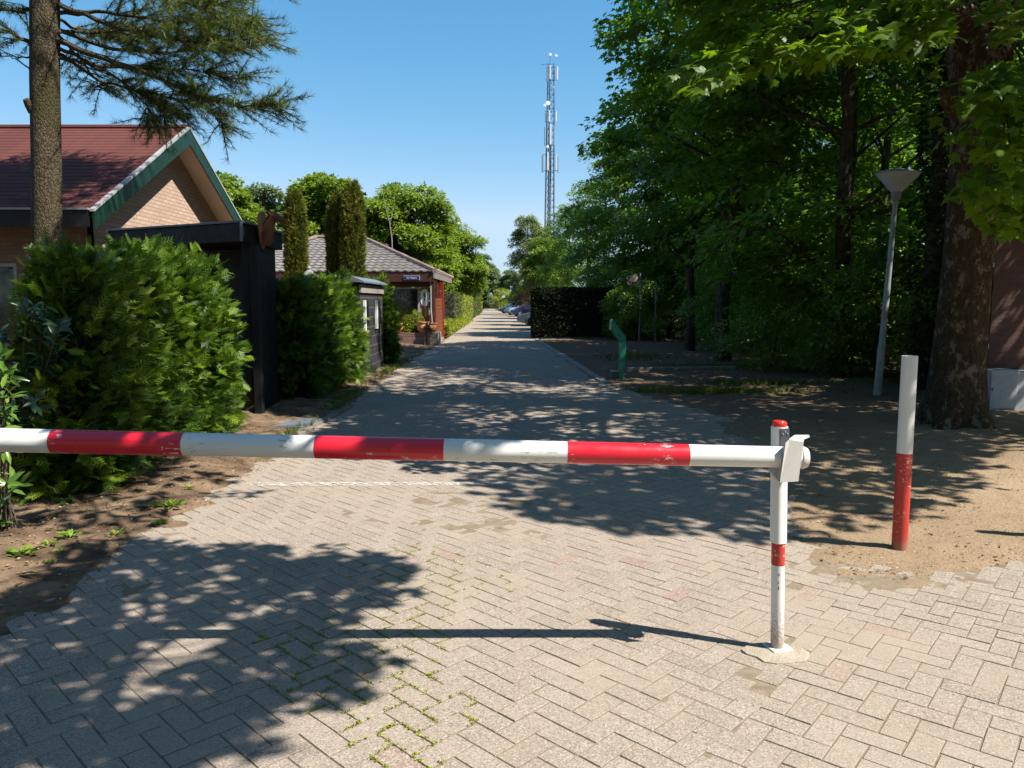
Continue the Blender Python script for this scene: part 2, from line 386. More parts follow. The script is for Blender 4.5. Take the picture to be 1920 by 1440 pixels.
M['l_birch']=leafmat('birch_leaf',[(0,(.12,.175,.06)),(.5,(.175,.235,.08)),(1,(.24,.3,.12))],.58,(1.1,1.1,.75))
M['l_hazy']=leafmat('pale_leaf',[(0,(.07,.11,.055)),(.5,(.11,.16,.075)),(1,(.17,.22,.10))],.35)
M['l_thuja']=leafmat('thuja_spray',[(0,(.10,.06,.025)),(.035,(.09,.06,.022)),(.045,(.012,.03,.006)),(.42,(.05,.105,.012)),(.78,(.13,.215,.017)),(1,(.24,.33,.028))],.32,(1.2,1.25,.4),.5,.3)
M['l_yew']=leafmat('yew_needles',[(0,(.022,.034,.009)),(.35,(.07,.09,.016)),(.7,(.14,.155,.022)),(1,(.25,.225,.03))],.2,(1.1,1.1,.5),.6,.2)
M['l_ball']=leafmat('bush_leaf',[(0,(.10,.145,.016)),(.5,(.2,.255,.024)),(1,(.32,.35,.036))],.3)
M['l_yellow']=leafmat('golden_hedge',[(0,(.11,.15,.012)),(.5,(.22,.26,.016)),(1,(.34,.36,.025))],.3)
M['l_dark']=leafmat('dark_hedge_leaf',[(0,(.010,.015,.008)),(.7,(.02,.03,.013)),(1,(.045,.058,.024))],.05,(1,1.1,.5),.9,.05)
M['l_hedge']=leafmat('hedge_leaf',[(0,(.035,.06,.012)),(.5,(.065,.1,.018)),(1,(.13,.17,.025))],.3)
M['l_laurel']=leafmat('laurel_leaf',[(0,(.05,.11,.02)),(.5,(.09,.18,.022)),(1,(.16,.24,.03))],.3,(1.2,1.3,.4),.25,.5)
M['l_rhodo']=leafmat('rhododendron_leaf',[(0,(.016,.04,.02)),(.6,(.028,.062,.028)),(1,(.05,.095,.035))],.22,(1.1,1.3,.5),.35,.45)
M['l_weed']=leafmat('weed_leaf',[(0,(.06,.12,.018)),(.5,(.13,.22,.025)),(1,(.22,.3,.03))],.35)
M['l_grass']=leafmat('grass_blade',[(0,(.05,.09,.015)),(.5,(.10,.14,.02)),(1,(.19,.2,.045))],.3)
M['l_moss']=leafmat('moss',[(0,(.13,.145,.012)),(.5,(.21,.23,.018)),(1,(.3,.3,.03))],.15)
M['l_pine']=leafmat('pine_needle',[(0,(.035,.06,.02)),(.5,(.085,.118,.03)),(.85,(.14,.17,.038)),(1,(.2,.21,.05))],.4,(1.1,1.2,.5),.4,.4)
M['l_ivy']=leafmat('ivy_leaf',[(0,(.008,.02,.007)),(.7,(.016,.038,.012)),(1,(.035,.07,.02))],.15,(1,1.2,.5),.35,.4)
M['l_rust']=leafmat('rust_leaf',[(0,(.16,.07,.035)),(1,(.32,.16,.08))],.3,(1.2,1,.6))
M['l_straw']=leafmat('straw_bits',[(0,(.10,.065,.035)),(.4,(.22,.155,.09)),(1,(.5,.40,.27))],.1,(1,1,1),.8,.15)
M['l_litter']=leafmat('dry_leaf',[(0,(.07,.04,.022)),(.5,(.16,.10,.05)),(.9,(.3,.21,.11)),(1,(.42,.33,.2))],.1,(1,1,1),.8,.15)
# ------------------------------------------------------------------ leaf templates
def fan(pts,c):
    v=[c]+pts; n=len(pts); return np.array(v,float),np.array([(0,1+i,1+(i+1)%n) for i in range(n)])
def mirror(h): return h+[(-x,y,z) for x,y,z in h[::-1] if abs(x)>1e-6]
T_OVAL=(np.array([(0,0,0),(.27,.42,.07),(0,1,-.03),(-.27,.42,.07)],float),np.array([(0,1,2),(0,2,3)]))
T_LONG=(np.array([(0,0,0),(.13,.3,.04),(.12,.65,.02),(0,1,-.12),(-.12,.65,.02),(-.13,.3,.04),(0,.5,-.015)],float),np.array([(0,1,6),(1,2,6),(2,3,6),(3,4,6),(4,5,6),(5,0,6)]))
T_MAPLE=fan(mirror([(0,.0,0),(.2,-.06,-.03),(.36,.0,-.07),(.3,.14,-.03),(.44,.22,-.06),(.64,.42,-.14),(.44,.44,-.07),(.36,.52,-.05),(.2,.5,-.01),(.2,.68,-.04),(.1,.76,-.05),(0,1.02,-.12)]),(0,.34,.02))
T_MAPS=fan(mirror([(0,0,0),(.34,-.02,-.06),(.27,.17,-.02),(.62,.42,-.14),(.22,.5,-.01),(0,1,-.1)]),(0,.34,.03))
def spray(np_=5,ang=38,w=.05):
    v=[];f=[]
    def leaflet(o,a,l,w):
        d=np.array([math.sin(a),math.cos(a),0]); n=np.array([d[1],-d[0],0]); k=len(v)
        v.extend([o-n*w,o+n*w,o+d*l+np.array([0,0,-.05*l])]); f.append((k,k+1,k+2))
    leaflet(np.zeros(3),0,1.0,w*.8)
    for i in range(np_):
        y=.12+.72*i/np_; l=.48*(1-.55*i/np_)
        for s in(-1,1):
            a=R(ang)*s; o=np.array([0,y+.03*s,-.04*y]); leaflet(o,a,l,w*1.1)
            o2=o+np.array([math.sin(a),math.cos(a),0])*l*.45; leaflet(o2,a+R(34)*s,l*.45,w*.8)
    return np.array(v),np.array(f)
T_SPRAY=spray(4,44,.042)
T_SPRAY2=spray(6,34,.030)
def tuft(n,seed,cone=65,w=.018):
    rg=random.Random(seed); v=[];f=[]
    for i in range(n):
        a=rg.uniform(0,2*PI); t=R(rg.uniform(8,cone)); d=np.array([math.sin(t)*math.cos(a),math.cos(t),math.sin(t)*math.sin(a)])
        s=np.cross(d,[rg.uniform(-1,1),rg.uniform(-1,1),rg.uniform(-1,1)]); s/=np.linalg.norm(s); l=rg.uniform(.75,1); k=len(v)
        b=np.array([0,rg.uniform(-.25,.1),0]); v.extend([b-s*w,b+s*w,b+d*l+np.array([0,0,-.06])]); f.append((k,k+1,k+2))
    return np.array(v),np.array(f)
T_TUFT=tuft(18,3)
T_YEW=tuft(7,4,55,.10)
T_GRASS=tuft(7,6,32,.05)
def unit(a): return a/np.maximum(np.linalg.norm(a,axis=-1,keepdims=True),1e-9)
def leaves(pos,d,n,size,tpl,rg,rnd=None):
    tv,tf=tpl; N=len(pos); d=unit(d); x=unit(np.cross(d,n)); n=np.cross(x,d)
    size=np.broadcast_to(size,(N,)).reshape(N,1,1)
    V=pos[:,None,:]+size*(tv[None,:,0:1]*x[:,None,:]+tv[None,:,1:2]*d[:,None,:]+tv[None,:,2:3]*n[:,None,:])
    k=len(tv); Fc=(tf[None]+(np.arange(N)*k)[:,None,None]).reshape(-1,3)
    if rnd is None: rnd=rg.random(N)
    return V.reshape(-1,3),Fc,np.repeat(rnd,k)
def join(parts):
    V=[];F=[];Rn=[];o=0
    for v,f,r in parts: V.append(v);F.append(f+o);Rn.append(r);o+=len(v)
    return np.concatenate(V),np.concatenate(F),np.concatenate(Rn)
def clusters(cen,out,m,rc,size,tpl,rg,flat=.3,droop=.35,tilt=.35,cl_rnd=.5):
    """leaf clumps round the given points; out = direction away from the stem"""
    N=len(cen); a=rg.random((N,m))*2*PI; r=np.sqrt(rg.random((N,m)))*np.reshape(rc,(-1,1)) if hasattr(rc,'__len__') else np.sqrt(rg.random((N,m)))*rc
    off=np.stack([np.cos(a)*r,np.sin(a)*r,rg.normal(0,flat,(N,m))*r.mean()],-1)
    o=unit(out)[:,None,:]
    off=off-o*0+np.array([0,0,-1])*(np.sum(off*o,-1,keepdims=True)*droop)
    pos=(cen[:,None,:]+off).reshape(-1,3)
    d=(unit(off)*.8+o*.6+np.array([0,0,-.45])+rg.normal(0,.35,(N,m,3))).reshape(-1,3)
    n=(np.array([0,0,1.0])+o*.45+rg.normal(0,tilt,(N,m,3))).reshape(-1,3)
    base=rg.random((N,1)); rnd=np.clip(base*cl_rnd+rg.random((N,m))*(1-cl_rnd),0,1).reshape(-1)
    s=size*rg.uniform(.7,1.15,N*m)
    return leaves(pos,d,n,s,tpl,rg,rnd)
def limb(mb,a,b,r0,r1,rg,sag=.1,n=5,k=5):
    a=np.array(a,float);b=np.array(b,float); L=np.linalg.norm(b-a)
    pts=[]
    w=rg.normal(0,.05*L,3)
    for i in range(k+1):
        t=i/k; p=a+(b-a)*t+np.array([0,0,sag*L*math.sin(PI*t)])+w*math.sin(PI*t)
        pts.append(p)
    mb.tube(pts,[r0+(r1-r0)*i/k for i in range(k+1)],n,cap=False); return pts
TREES={}
def tree_data(key,h,r,zb,tr,nl,nc,m,rc,size,tpl,lm,bm_,seed,lean=0.0,shape=.42):
    rg=np.random.default_rng(seed); mb=MB()
    top=np.array([rg.normal(0,.25)+lean,rg.normal(0,.25),h*.9])
    tp=[np.array([0,0,-.1])+(top+np.array([0,0,.1]))*t+np.array([rg.normal(0,.06),rg.normal(0,.06),0])*(0<t<1) for t in np.linspace(0,1,8)]
    mb.tube(tp,[tr*(1.35 if i==0 else 1)*(1-.85*i/7)for i in range(8)],9)
    cen=[];out=[]
    for i in range(nl):
        t=(i+.5)/nl; z=zb+(h-zb)*min(.97,max(.02,t+rg.normal(0,.03)))
        tt=(z-zb)/(h-zb); env=r*math.sqrt(max(.03,1-((tt-shape)/(1-shape if tt>shape else shape+.12))**2))
        a=i*2.4+rg.normal(0,.35); rho=env*rg.uniform(.45,.82)
        lc=np.array([math.cos(a)*rho,math.sin(a)*rho,z])
        j=max(1,min(6,int((z-.28*rho)/h/.9*7))); b=tp[j]
        limb(mb,b,lc,tr*.34*(1-.5*tt),tr*.08,rg,-.05,5)
        rl=.34*r*rg.uniform(.8,1.2)
        q=unit(rg.normal(0,1,(nc,3)))*np.cbrt(rg.uniform(.12,1,(nc,1)))*np.array([1,1,.62])*rl
        c=lc+q
        for k in range(0,nc,3): limb(mb,lc,c[k],tr*.07,tr*.03,rg,0,3,2)
        cen.append(c); out.append(c-np.array([0,0,lc[2]-.3*r]))
    cen=np.concatenate(cen); out=np.concatenate(out)
    V,Fc,Rn=clusters(cen,out,m,rc,size,tpl,rg)
    ct=mk('crown',V,Fc,lm,None,Rn); tk=mb.build('trunk',bm_,None,smooth=True)
    TREES[key]=(ct.data,tk.data)
    bpy.data.objects.remove(ct); bpy.data.objects.remove(tk)
def put_tree(key,name,label,x,y,s=1,rz=0,group=None,sz=None,cat='tree',z=0):
    t=thing(name,label,cat,(x,y,z),rz,group); t.scale=(s,s,sz or s)
    link('crown',TREES[key][0],None,t); link('trunk',TREES[key][1],None,t)
    return t
def shell_cloud(name,poly_pts,normals,n_leaf,size,tpl,mat,parent,rg,up=.4,rndbias=None,jit=.5,dmix=.8):
    """leaves over surface sample points"""
    idx=rg.integers(0,len(poly_pts),n_leaf); pos=poly_pts[idx]+rg.normal(0,.02,(n_leaf,3)); nn=normals[idx]
    d=nn*dmix+np.array([0,0,up])+rg.normal(0,jit,(n_leaf,3)); n=nn*.4+np.array([0,0,.7])+rg.normal(0,.5,(n_leaf,3))
    V,Fc,Rn=leaves(pos,d,n,size*rg.uniform(.7,1.2,n_leaf),tpl,rg,rndbias[idx] if rndbias is not None else None)
    return mk(name,V,Fc,mat,parent,Rn)
def box_samples(x0,x1,y0,y1,z0,z1,n,rg,depth=.1,lump=.06,sc_=.6,seed=1):
    dx,dy,dz=x1-x0,y1-y0,z1-z0
    A=np.array([dy*dz,dy*dz,dx*dz,dx*dz,dx*dy]); f=rg.choice(5,n,p=A/A.sum())
    u=rg.random(n);w=rg.random(n); p=np.zeros((n,3)); nn=np.zeros((n,3))
    X=x0+u*dx;Y=y0+w*dy
    for k in range(5):
        m=f==k
        if k==0: p[m]=np.stack([np.full(m.sum(),x0),y0+u[m]*dy,z0+w[m]*dz],-1); nn[m]=(-1,0,0)
        if k==1: p[m]=np.stack([np.full(m.sum(),x1),y0+u[m]*dy,z0+w[m]*dz],-1); nn[m]=(1,0,0)
        if k==2: p[m]=np.stack([x0+u[m]*dx,np.full(m.sum(),y0),z0+w[m]*dz],-1); nn[m]=(0,-1,0)
        if k==3: p[m]=np.stack([x0+u[m]*dx,np.full(m.sum(),y1),z0+w[m]*dz],-1); nn[m]=(0,1,0)
        if k==4: p[m]=np.stack([x0+u[m]*dx,y0+w[m]*dy,np.full(m.sum(),z1)],-1); nn[m]=(0,0,1)
    lum=vnoise(p[:,0]*1.3+p[:,2],p[:,1]+p[:,2]*.7,sc_,seed)-.5
    p+=nn*(lum*2*lump-rg.random(n)**2*depth)[:,None]
    return p,nn
def clipped_hedge(name,label,x0,x1,y0,y1,h,mat,n,size,seed,tpl=T_OVAL,lump=.05,group=None,cat='hedge',core_mat=None):
    rg=np.random.default_rng(seed)
    t=thing(name,label,cat,((x0+x1)/2,(y0+y1)/2,0),0,group)
    p,nn=box_samples(x0,x1,y0,y1,.04,h,n,rg,.12,lump,.6,seed)
    shell_cloud('foliage',p,nn,n,size,tpl,mat,t,rg,.3)
    MB().box(((x0+x1)/2,(y0+y1)/2,h/2),(x1-x0-.26,y1-y0-.26,h-.2)).build('branches',core_mat or M['bark_grey'],t)
    return t
# ================================================================== SETTING
PAVE=[(-2.9,1.2),(-2.6,2.4),(-2.55,3.5),(-2.53,3.95),(-2.56,4.35),(-2.62,5.1),(-2.56,5.6),(-2.5,5.95),(-2.58,6.5),(-2.52,7.3),(-2.47,8.0),(-2.6,9.25),(-2.5,11.0),(-2.6,14),(-2.75,18.1),(-2.8,24),(-2.8,33),
 (1.0,33),(1.8,15.3),(2.3,13.2),(3.0,10.5),(2.6,8),(2.3,6.3),(1.92,5.1),(2.12,4.55),(2.4,4.45),(3.2,4.62),(6,4.9),(9.5,3),(9.5,1.2)]
rgS=np.random.default_rng(11)
MB().box((0,150,-.35),(1800,1800,.5)).build('ground',M['ground']).__setitem__('kind','structure')
def grid_sheet(name,x0,x1,y0,y1,st,zf,mat):
    xs=np.arange(x0,x1+st,st); ys=[y0]
    while ys[-1]<y1: ys.append(ys[-1]+max(st,st*ys[-1]/6))
    ys=np.array(ys); X,Y=np.meshgrid(xs,ys); Z=zf(X,Y)
    nx,ny=len(xs),len(ys); V=np.stack([X,Y,Z],-1).reshape(-1,3)
    i=np.arange(nx*ny).reshape(ny,nx); Fq=np.stack([i[:-1,:-1],i[:-1,1:],i[1:,1:],i[1:,:-1]],-1).reshape(-1,4)
    o=mk(name,V,Fq,mat,smooth=True); o['kind']='structure'; return o
SAND=[(1.95,5.05),(2.12,4.5),(2.45,4.38),(3.2,4.56),(6,4.85),(9.5,2.95),(17,3),(17,33),(1.15,33),(1.85,15.3),(2.35,13.2),(3.05,10.5),(2.65,8),(2.35,6.3)]
def sand_z(x,y):
    d=sdist(SAND,x,y)+.05+(vnoise(x,y,.33,3)-.5)*.45+(vnoise(x,y,.09,4)-.5)*.2
    return np.clip(d*.09,-.05,.012)+(vnoise(x,y,1.1,5)-.5)*.05*np.clip(d,0,1)+(vnoise(x,y,.19,6)-.5)*.026+(vnoise(x,y,.07,7)-.5)*.012
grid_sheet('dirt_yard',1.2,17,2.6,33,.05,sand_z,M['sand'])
SOIL=[(-2.95,1.2),(-2.6,2.4),(-2.55,3.5),(-2.53,3.95),(-2.56,4.35),(-2.62,5.1),(-2.56,5.6),(-2.5,5.95),(-2.58,6.5),(-2.52,7.3),(-2.47,8.0),(-2.6,9.25),(-2.55,11.0),(-2.64,14),(-2.78,18.1),(-2.83,24),(-2.83,33),(-16,33),(-16,1.2)]
def soil_z(x,y):
    d=sdist(SOIL,x,y)+.04+(vnoise(x,y,.3,13)-.5)*.3+(vnoise(x,y,.1,14)-.5)*.18
    return np.clip(d*.10,-.05,.03)+np.clip(d-.3,0,1)*.05+(vnoise(x,y,.5,15)-.5)*.05*np.clip(d*2,0,1)+(vnoise(x,y,.14,16)-.5)*.045*np.clip(d*3,.2,1)+(vnoise(x,y,.05,17)-.5)*.018*np.clip(d*3,.2,1)
grid_sheet('garden_soil',-13,-2.0,1.6,33,.06,soil_z,M['soil'])
# paving bricks, each a block of its own inside the one road surface
def herringbone(poly,ang,origin,W=.104,gap=.0035,keep=None):
    c,s=math.cos(ang),math.sin(ang); px=np.array(poly)
    loc=np.stack([(px[:,0]-origin[0])*c+(px[:,1]-origin[1])*s,-(px[:,0]-origin[0])*s+(px[:,1]-origin[1])*c],-1)/W
    i0,j0=np.floor(loc.min(0)).astype(int)-3; i1,j1=np.ceil(loc.max(0)).astype(int)+3
    I,J=np.meshgrid(np.arange(i0,i1),np.arange(j0,j1)); k=(I-J)%4
    rects=[]
    m=k==0; rects.append(np.stack([I[m],J[m],I[m]+2,J[m]+1],-1))
    m=k==2; rects.append(np.stack([I[m],J[m]-1,I[m]+1,J[m]+1],-1))
    rc=np.concatenate(rects).astype(float)*W
    cx=(rc[:,0]+rc[:,2])/2; cy=(rc[:,1]+rc[:,3])/2
    wx=origin[0]+cx*c-cy*s; wy=origin[1]+cx*s+cy*c
    ok=inside(poly,wx,wy)&(wy>1.7)&(np.abs(wx)<.9*wy+2.4)
    if keep is not None: ok&=keep(wx,wy)
    return rc[ok],wx[ok],wy[ok],c,s
def brick_mesh(sets,gap,seed):
    rg=np.random.default_rng(seed); Vs=[];Fs=[];Rs=[];o=0
    for rc,wx,wy,c,s,org in sets:
        N=len(rc); g=gap+rg.uniform(-.001,.0022,(N,4))
        x0,y0,x1,y1=rc[:,0]+g[:,0],rc[:,1]+g[:,1],rc[:,2]-g[:,2],rc[:,3]-g[:,3]
        def ring(ins,z):
            return np.stack([np.stack([a,b,np.full(N,z)],-1) for a,b in((x0+ins,y0+ins),(x1-ins,y0+ins),(x1-ins,y1-ins),(x0+ins,y1-ins))],1)
        v=np.concatenate([ring(.0020,0.0),ring(.0004,-.0015),ring(0,-.05)],1)
        zc=rg.normal(0,.0008,N)+(vnoise(wx,wy,.8,21)-.5)*.008; tx=rg.normal(0,.003,N); ty=rg.normal(0,.003,N)
        cx=(x0+x1)/2; cy=(y0+y1)/2; rot=rg.normal(0,.012,N)
        dx=v[:,:,0]-cx[:,None]; dy=v[:,:,1]-cy[:,None]
        v[:,:,2]+=zc[:,None]+dx*tx[:,None]+dy*ty[:,None]
        cr,sr=np.cos(rot)[:,None],np.sin(rot)[:,None]
        X=cx[:,None]+dx*cr-dy*sr; Y=cy[:,None]+dx*sr+dy*cr
        v[:,:,0]=org[0]+X*c-Y*s; v[:,:,1]=org[1]+X*s+Y*c
        f=np.array([(0,1,2,3)]+[(a+4,(a+1)%4+4,(a+1)%4,a) for a in range(4)]+[(a+8,(a+1)%4+8,(a+1)%4+4,a+4) for a in range(4)])
        Vs.append(v.reshape(-1,3)); Fs.append((f[None]+(np.arange(N)*12)[:,None,None]).reshape(-1,4)+o); Rs.append(np.repeat(rg.random(N),12)); o+=N*12
    return np.concatenate(Vs),np.concatenate(Fs),np.concatenate(Rs)
A_=np.array(G(1345,1440)); B_=np.array(G(1540,1035)); AB=B_-A_
right_of=lambda x,y:(AB[0]*(y-A_[1])-AB[1]*(x-A_[0]))<0
near=lambda x,y:(y<5.2)
o1=(.013,2.5); o2=(2.0,3.0)
s1=herringbone(PAVE,R(45.5),o1,keep=lambda x,y:~(right_of(x,y)&near(x,y)))+(o1,)
s2=herringbone(PAVE,R(50.5),o2,keep=lambda x,y:right_of(x+.035,y)&near(x,y))+(o2,)
V,Fq,Rn=brick_mesh([s1,s2],.0024,7)
o=mk('road',V,Fq,M['paver'],None,Rn); o['kind']='structure'
def flat(name,poly,z,mat):
    me=bpy.data.meshes.new(name); me.from_pydata([(x,y,z) for x,y in poly],[],[tuple(range(len(poly)))]); o=link(name,me,mat); o['kind']='structure'; return o
def bed_z(x,y):
    px,py,_=proj(np.stack([x,y,x*0],-1))
    drift=.0046*np.exp(-((px-900)/420)**2-((py-960)/95)**2)+.0046*np.exp(-((px-1290)/150)**2-((py-1285)/120)**2)+.007*np.exp(-((px-1660)/260)**2-((py-1075)/45)**2)+.0035*np.exp(-((px-300)/260)**2-((py-1090)/110)**2)
    return -.0043+drift*(vnoise(x,y,.3,51)*.9+vnoise(x,y,.08,52)*.45)+(vnoise(x,y,.03,53)-.5)*.0018+(vnoise(x,y,.8,21)-.5)*.008
grid_sheet('road_bed',-2.9,9.5,1.6,12,.03,lambda x,y:np.where(inside(PAVE,x,y),bed_z(x,y),-.03),M['bed'])
flat('road_base',PAVE,-.0115,M['bed'])
flat('far_road',[(-2.8,32.9),(1.0,32.9),(1.0,37),(8,37),(8,125),(-1.6,125),(-2.6,175),(-6.2,175),(-4.3,100),(-3.55,70),(-3.0,45)],-.006,M['farroad'])
flat('road_line',[G(470,906),G(470,913),G(960,911),G(960,904.5)],.0075,M['line'])
def kerb_row(name,a,b,w,L,z,mat,seed):
    rg=random.Random(seed); a=Vector(a);b=Vector(b); d=(b-a); n=max(1,int(d.length/L)); u=d/n; an=math.atan2(d.y,d.x); m=MB()
    for i in range(n):
        c=a+u*(i+.5); m.box((c.x,c.y,z/2-.03+rg.uniform(-.004,.004)),(u.length-.008,w,z+.06),an+rg.uniform(-.01,.01))
    o=m.build(name,mat,None,bevel=.006); o['kind']='structure'; return o
kerb_row('kerb',(1.83,15.0),(1.03,32.5),.16,.5,.035,M['kerb'],1)
kerb_row('kerb_left',G(540,822),G(655,764),.13,.24,.022,M['kerbline'],2)
kerb_row('kerb_bed',(2.62,17.5),(5.2,17.9),.10,.45,.10,M['kerb'],3)
# ------------------------------------------------------------------ ground scatter
def scatter(name,pts,size,tpl,mat,rg,flatness=1.0,up=0.0):
    N=len(pts); a=rg.random(N)*2*PI; d=np.stack([np.cos(a),np.sin(a),rg.normal(0,.15,N)+up],-1); n=np.array([0,0,1.0])+rg.normal(0,.35/flatness,(N,3))
    V,Fc,Rn=leaves(np.asarray(pts),d,n,size*rg.uniform(.5,1.3,N),tpl,rg)
    o=mk(name,V,Fc,mat,None,Rn); o['kind']='stuff'; return o
rg=np.random.default_rng(31)
x=rg.uniform(-5.5,-2.1,11000); y=2.3+rg.random(11000)**1.6*9; k=sdist(SOIL,x,y)>-.12
x2=rg.uniform(1.9,10,9000); y2=4.3+rg.random(9000)**1.7*13; k2=(sdist(SAND,x2,y2)>-.25)&((vnoise(x2,y2,.5,9)>.4)|(y2>9))
x3=rg.uniform(-3,6,9000); y3=rg.uniform(2.3,9,9000); dd_=sdist(PAVE,x3,y3); k3=(dd_>0)&((vnoise(x3,y3,.9,19)>.55)&(rg.random(9000)<.12)|(rg.random(9000)<.9*np.exp(-dd_/.14)))
pts=np.concatenate([np.stack([x,y,soil_z(x,y)+.008],-1)[k],np.stack([x2,y2,sand_z(x2,y2)+.006],-1)[k2]])
scatter('leaf_litter',pts,.026,T_OVAL,M['l_litter'],rg)
x4=rg.uniform(1.9,7,15000); y4=4.3+rg.random(15000)**1.4*6; k4=(sdist(SAND,x4,y4)>-.1)
scatter('straw_bits',np.stack([x4,y4,sand_z(x4,y4)+.004],-1)[k4],.013,T_OVAL,M['l_straw'],rg)
scatter('grit',np.stack([x3,y3,np.full_like(x3,.006)],-1)[k3],.009,T_OVAL,M['l_litter'],rg)
tw=MB(); rt=random.Random(8)
for k in range(150):
    if k<70: x_,y_=rt.uniform(-5,-2.7),2.6+rt.random()**1.5*7; z_=float(soil_z(np.array([x_]),np.array([y_]))[0])
    else: x_,y_=rt.uniform(2.4,8),4.8+rt.random()**1.3*8; z_=float(sand_z(np.array([x_]),np.array([y_]))[0])
    a_=rt.uniform(0,6.28); l_=rt.uniform(.03,.14); r_=rt.uniform(.0015,.0035); b_=a_+rt.uniform(-.5,.5)
    m_=(x_+math.cos(a_)*l_,y_+math.sin(a_)*l_,z_+.008); tw.tube([(x_,y_,z_+.004),m_,(m_[0]+math.cos(b_)*l_,m_[1]+math.sin(b_)*l_,z_+.005)],[r_,r_,r_*.5],4)
tw.build('fallen_twigs',M['bark_grey'])['kind']='stuff'
# moss growing out of the joints of the near paving
rc,wx,wy,c_,s_,og=s1
mp=[]
for _ in range(26):
    k=rg.random(len(rc)); side=rg.integers(0,4,len(rc))
    ux=np.where(side==0,rc[:,0],np.where(side==1,rc[:,2],rc[:,0]+(rc[:,2]-rc[:,0])*k)); uy=np.where(side==2,rc[:,1],np.where(side==3,rc[:,3],rc[:,1]+(rc[:,3]-rc[:,1])*k))
    mp.append(np.stack([og[0]+ux*c_-uy*s_,og[1]+ux*s_+uy*c_],-1))
mp=np.concatenate(mp); mx_,my_=mp[:,0],mp[:,1]
pxx,pyy,_=proj(np.stack([mx_,my_,mx_*0],-1))
dens=np.exp(-((pxx-690)/210)**2-((pyy-1270)/160)**2)*1.02+np.exp(-((pxx-830)/130)**2-((pyy-1090)/90)**2)*.6+.06
keep=(vnoise(mx_,my_,.22,41)*.75+vnoise(mx_,my_,.07,42)*.5<dens*1.12)&(my_<6.2)&(rg.random(len(mx_))<.85)
mp=mp[keep]+rg.normal(0,.0022,(keep.sum(),2))
mp=np.repeat(mp,5,0)+rg.normal(0,.0042,(keep.sum()*5,2))
scatter('moss',np.concatenate([mp,rg.uniform(-.003,.004,(len(mp),1))],1),.010,T_OVAL,M['l_moss'],rg,.5,.5)
# thin grass
gx=[];
for cx,cy,rx,ry,n in((3.6,13.6,1.7,.35,900),(5.2,18.5,1.6,1.0,900),(3.6,22,1.0,1.4,500),(-2.75,12.3,.18,1.6,260),(-2.85,18.2,.22,2.4,420),(-2.62,9.0,.16,.8,120),(5.0,14.9,1.2,.35,400),(8,15.2,1.5,.5,500)):
    q=rg.normal(0,1,(n,2))*.55; gx.append(np.stack([cx+q[:,0]*rx,cy+q[:,1]*ry,np.full(n,.0)],-1))
gp=np.concatenate(gx); gp=gp[sdist(PAVE,gp[:,0],gp[:,1])<.04]; N=len(gp)
V,Fc,Rn=leaves(gp,np.array([0,0,1.0])+rg.normal(0,.3,(N,3)),rg.normal(0,1,(N,3)),rg.uniform(.05,.15,N),T_GRASS,rg)
mk('grass',V,Fc,M['l_grass'],None,Rn)['kind']='stuff'
def weed(px,py,s,label,seed,n=16,group='weeds on the bare soil strip'):
    rg=np.random.default_rng(seed); x,y=G(px,py); z=float(soil_z(np.array([x]),np.array([y]))[0]); z=max(z,0)
    a=rg.random(n)*2*PI; el=rg.uniform(.15,.9,n); d=np.stack([np.cos(a),np.sin(a),el],-1); pos=np.stack([x+np.cos(a)*s*rg.random(n)*.8,y+np.sin(a)*s*rg.random(n)*.8,z+rg.random(n)*s*.5],-1)
    V,Fc,Rn=leaves(pos,d,np.array([0,0,1.0])+rg.normal(0,.3,(n,3)),s*rg.uniform(.6,1.1,n),T_OVAL,rg)
    o=mk('weed',V,Fc,M['l_weed'],None,Rn); tag(o,label,'weed',group)
weed(322,960,.075,'bright green weed clump at the paving edge below the barrier',1,34)
weed(300,985,.05,'low yellow-green weed just in front of the largest weed clump',2,22)
weed(285,962,.05,'pale weed left of the largest weed clump',13,18)
weed(130,1020,.06,'dark green shaded weed on the soil left of the paving',3,24)
weed(92,1034,.045,'small sunlit weed on brown soil near the left edge',4,22)
weed(112,1044,.03,'tiniest sunlit weed on the brown soil strip',5,14)
weed(215,1008,.05,'shaded weed beside the curve of the paving edge',6,18)
weed(40,1050,.07,'leafy weed at the far left edge of the soil',7,26)
weed(95,1064,.035,'flat pale weed nearest the viewer on the soil',8,12)
weed(355,925,.035,'single tiny weed by the conifer hedge foot',9,18)
tag(MB().tube([(*G(-40,1002),.03),(*G(60,985),.035),(*G(120,965),.05),(*G(168,950),.05),(*G(210,936),.09)],[.013,.012,.011,.006,.004],6).build('fallen_stick',M['bark_grey'],smooth=True),'thin dark stick lying on the soil below the conifer hedge','stick')
def one_leaf(px,py,s,mat,label,az):
    x,y=G(px,py); v=np.array([[x,y,max(.012,float(soil_z(np.array([x]),np.array([y]))[0])+.012)]])
    V,Fc,Rn=leaves(v,np.array([[math.cos(az),math.sin(az),.12]]),np.array([[0,.2,1.0]]),s,T_LONG if s>.09 else T_MAPS,np.random.default_rng(1))
    o=mk('fallen_leaf',V,Fc,mat,None,Rn); tag(o,label,'leaf')
one_leaf(36,1097,.11,M['l_rhodo'],'big green leaf lying on the soil at the lower left',.1)
one_leaf(165,1066,.05,M['mark_red'],'red leaf lying at the edge of the paving',.9)
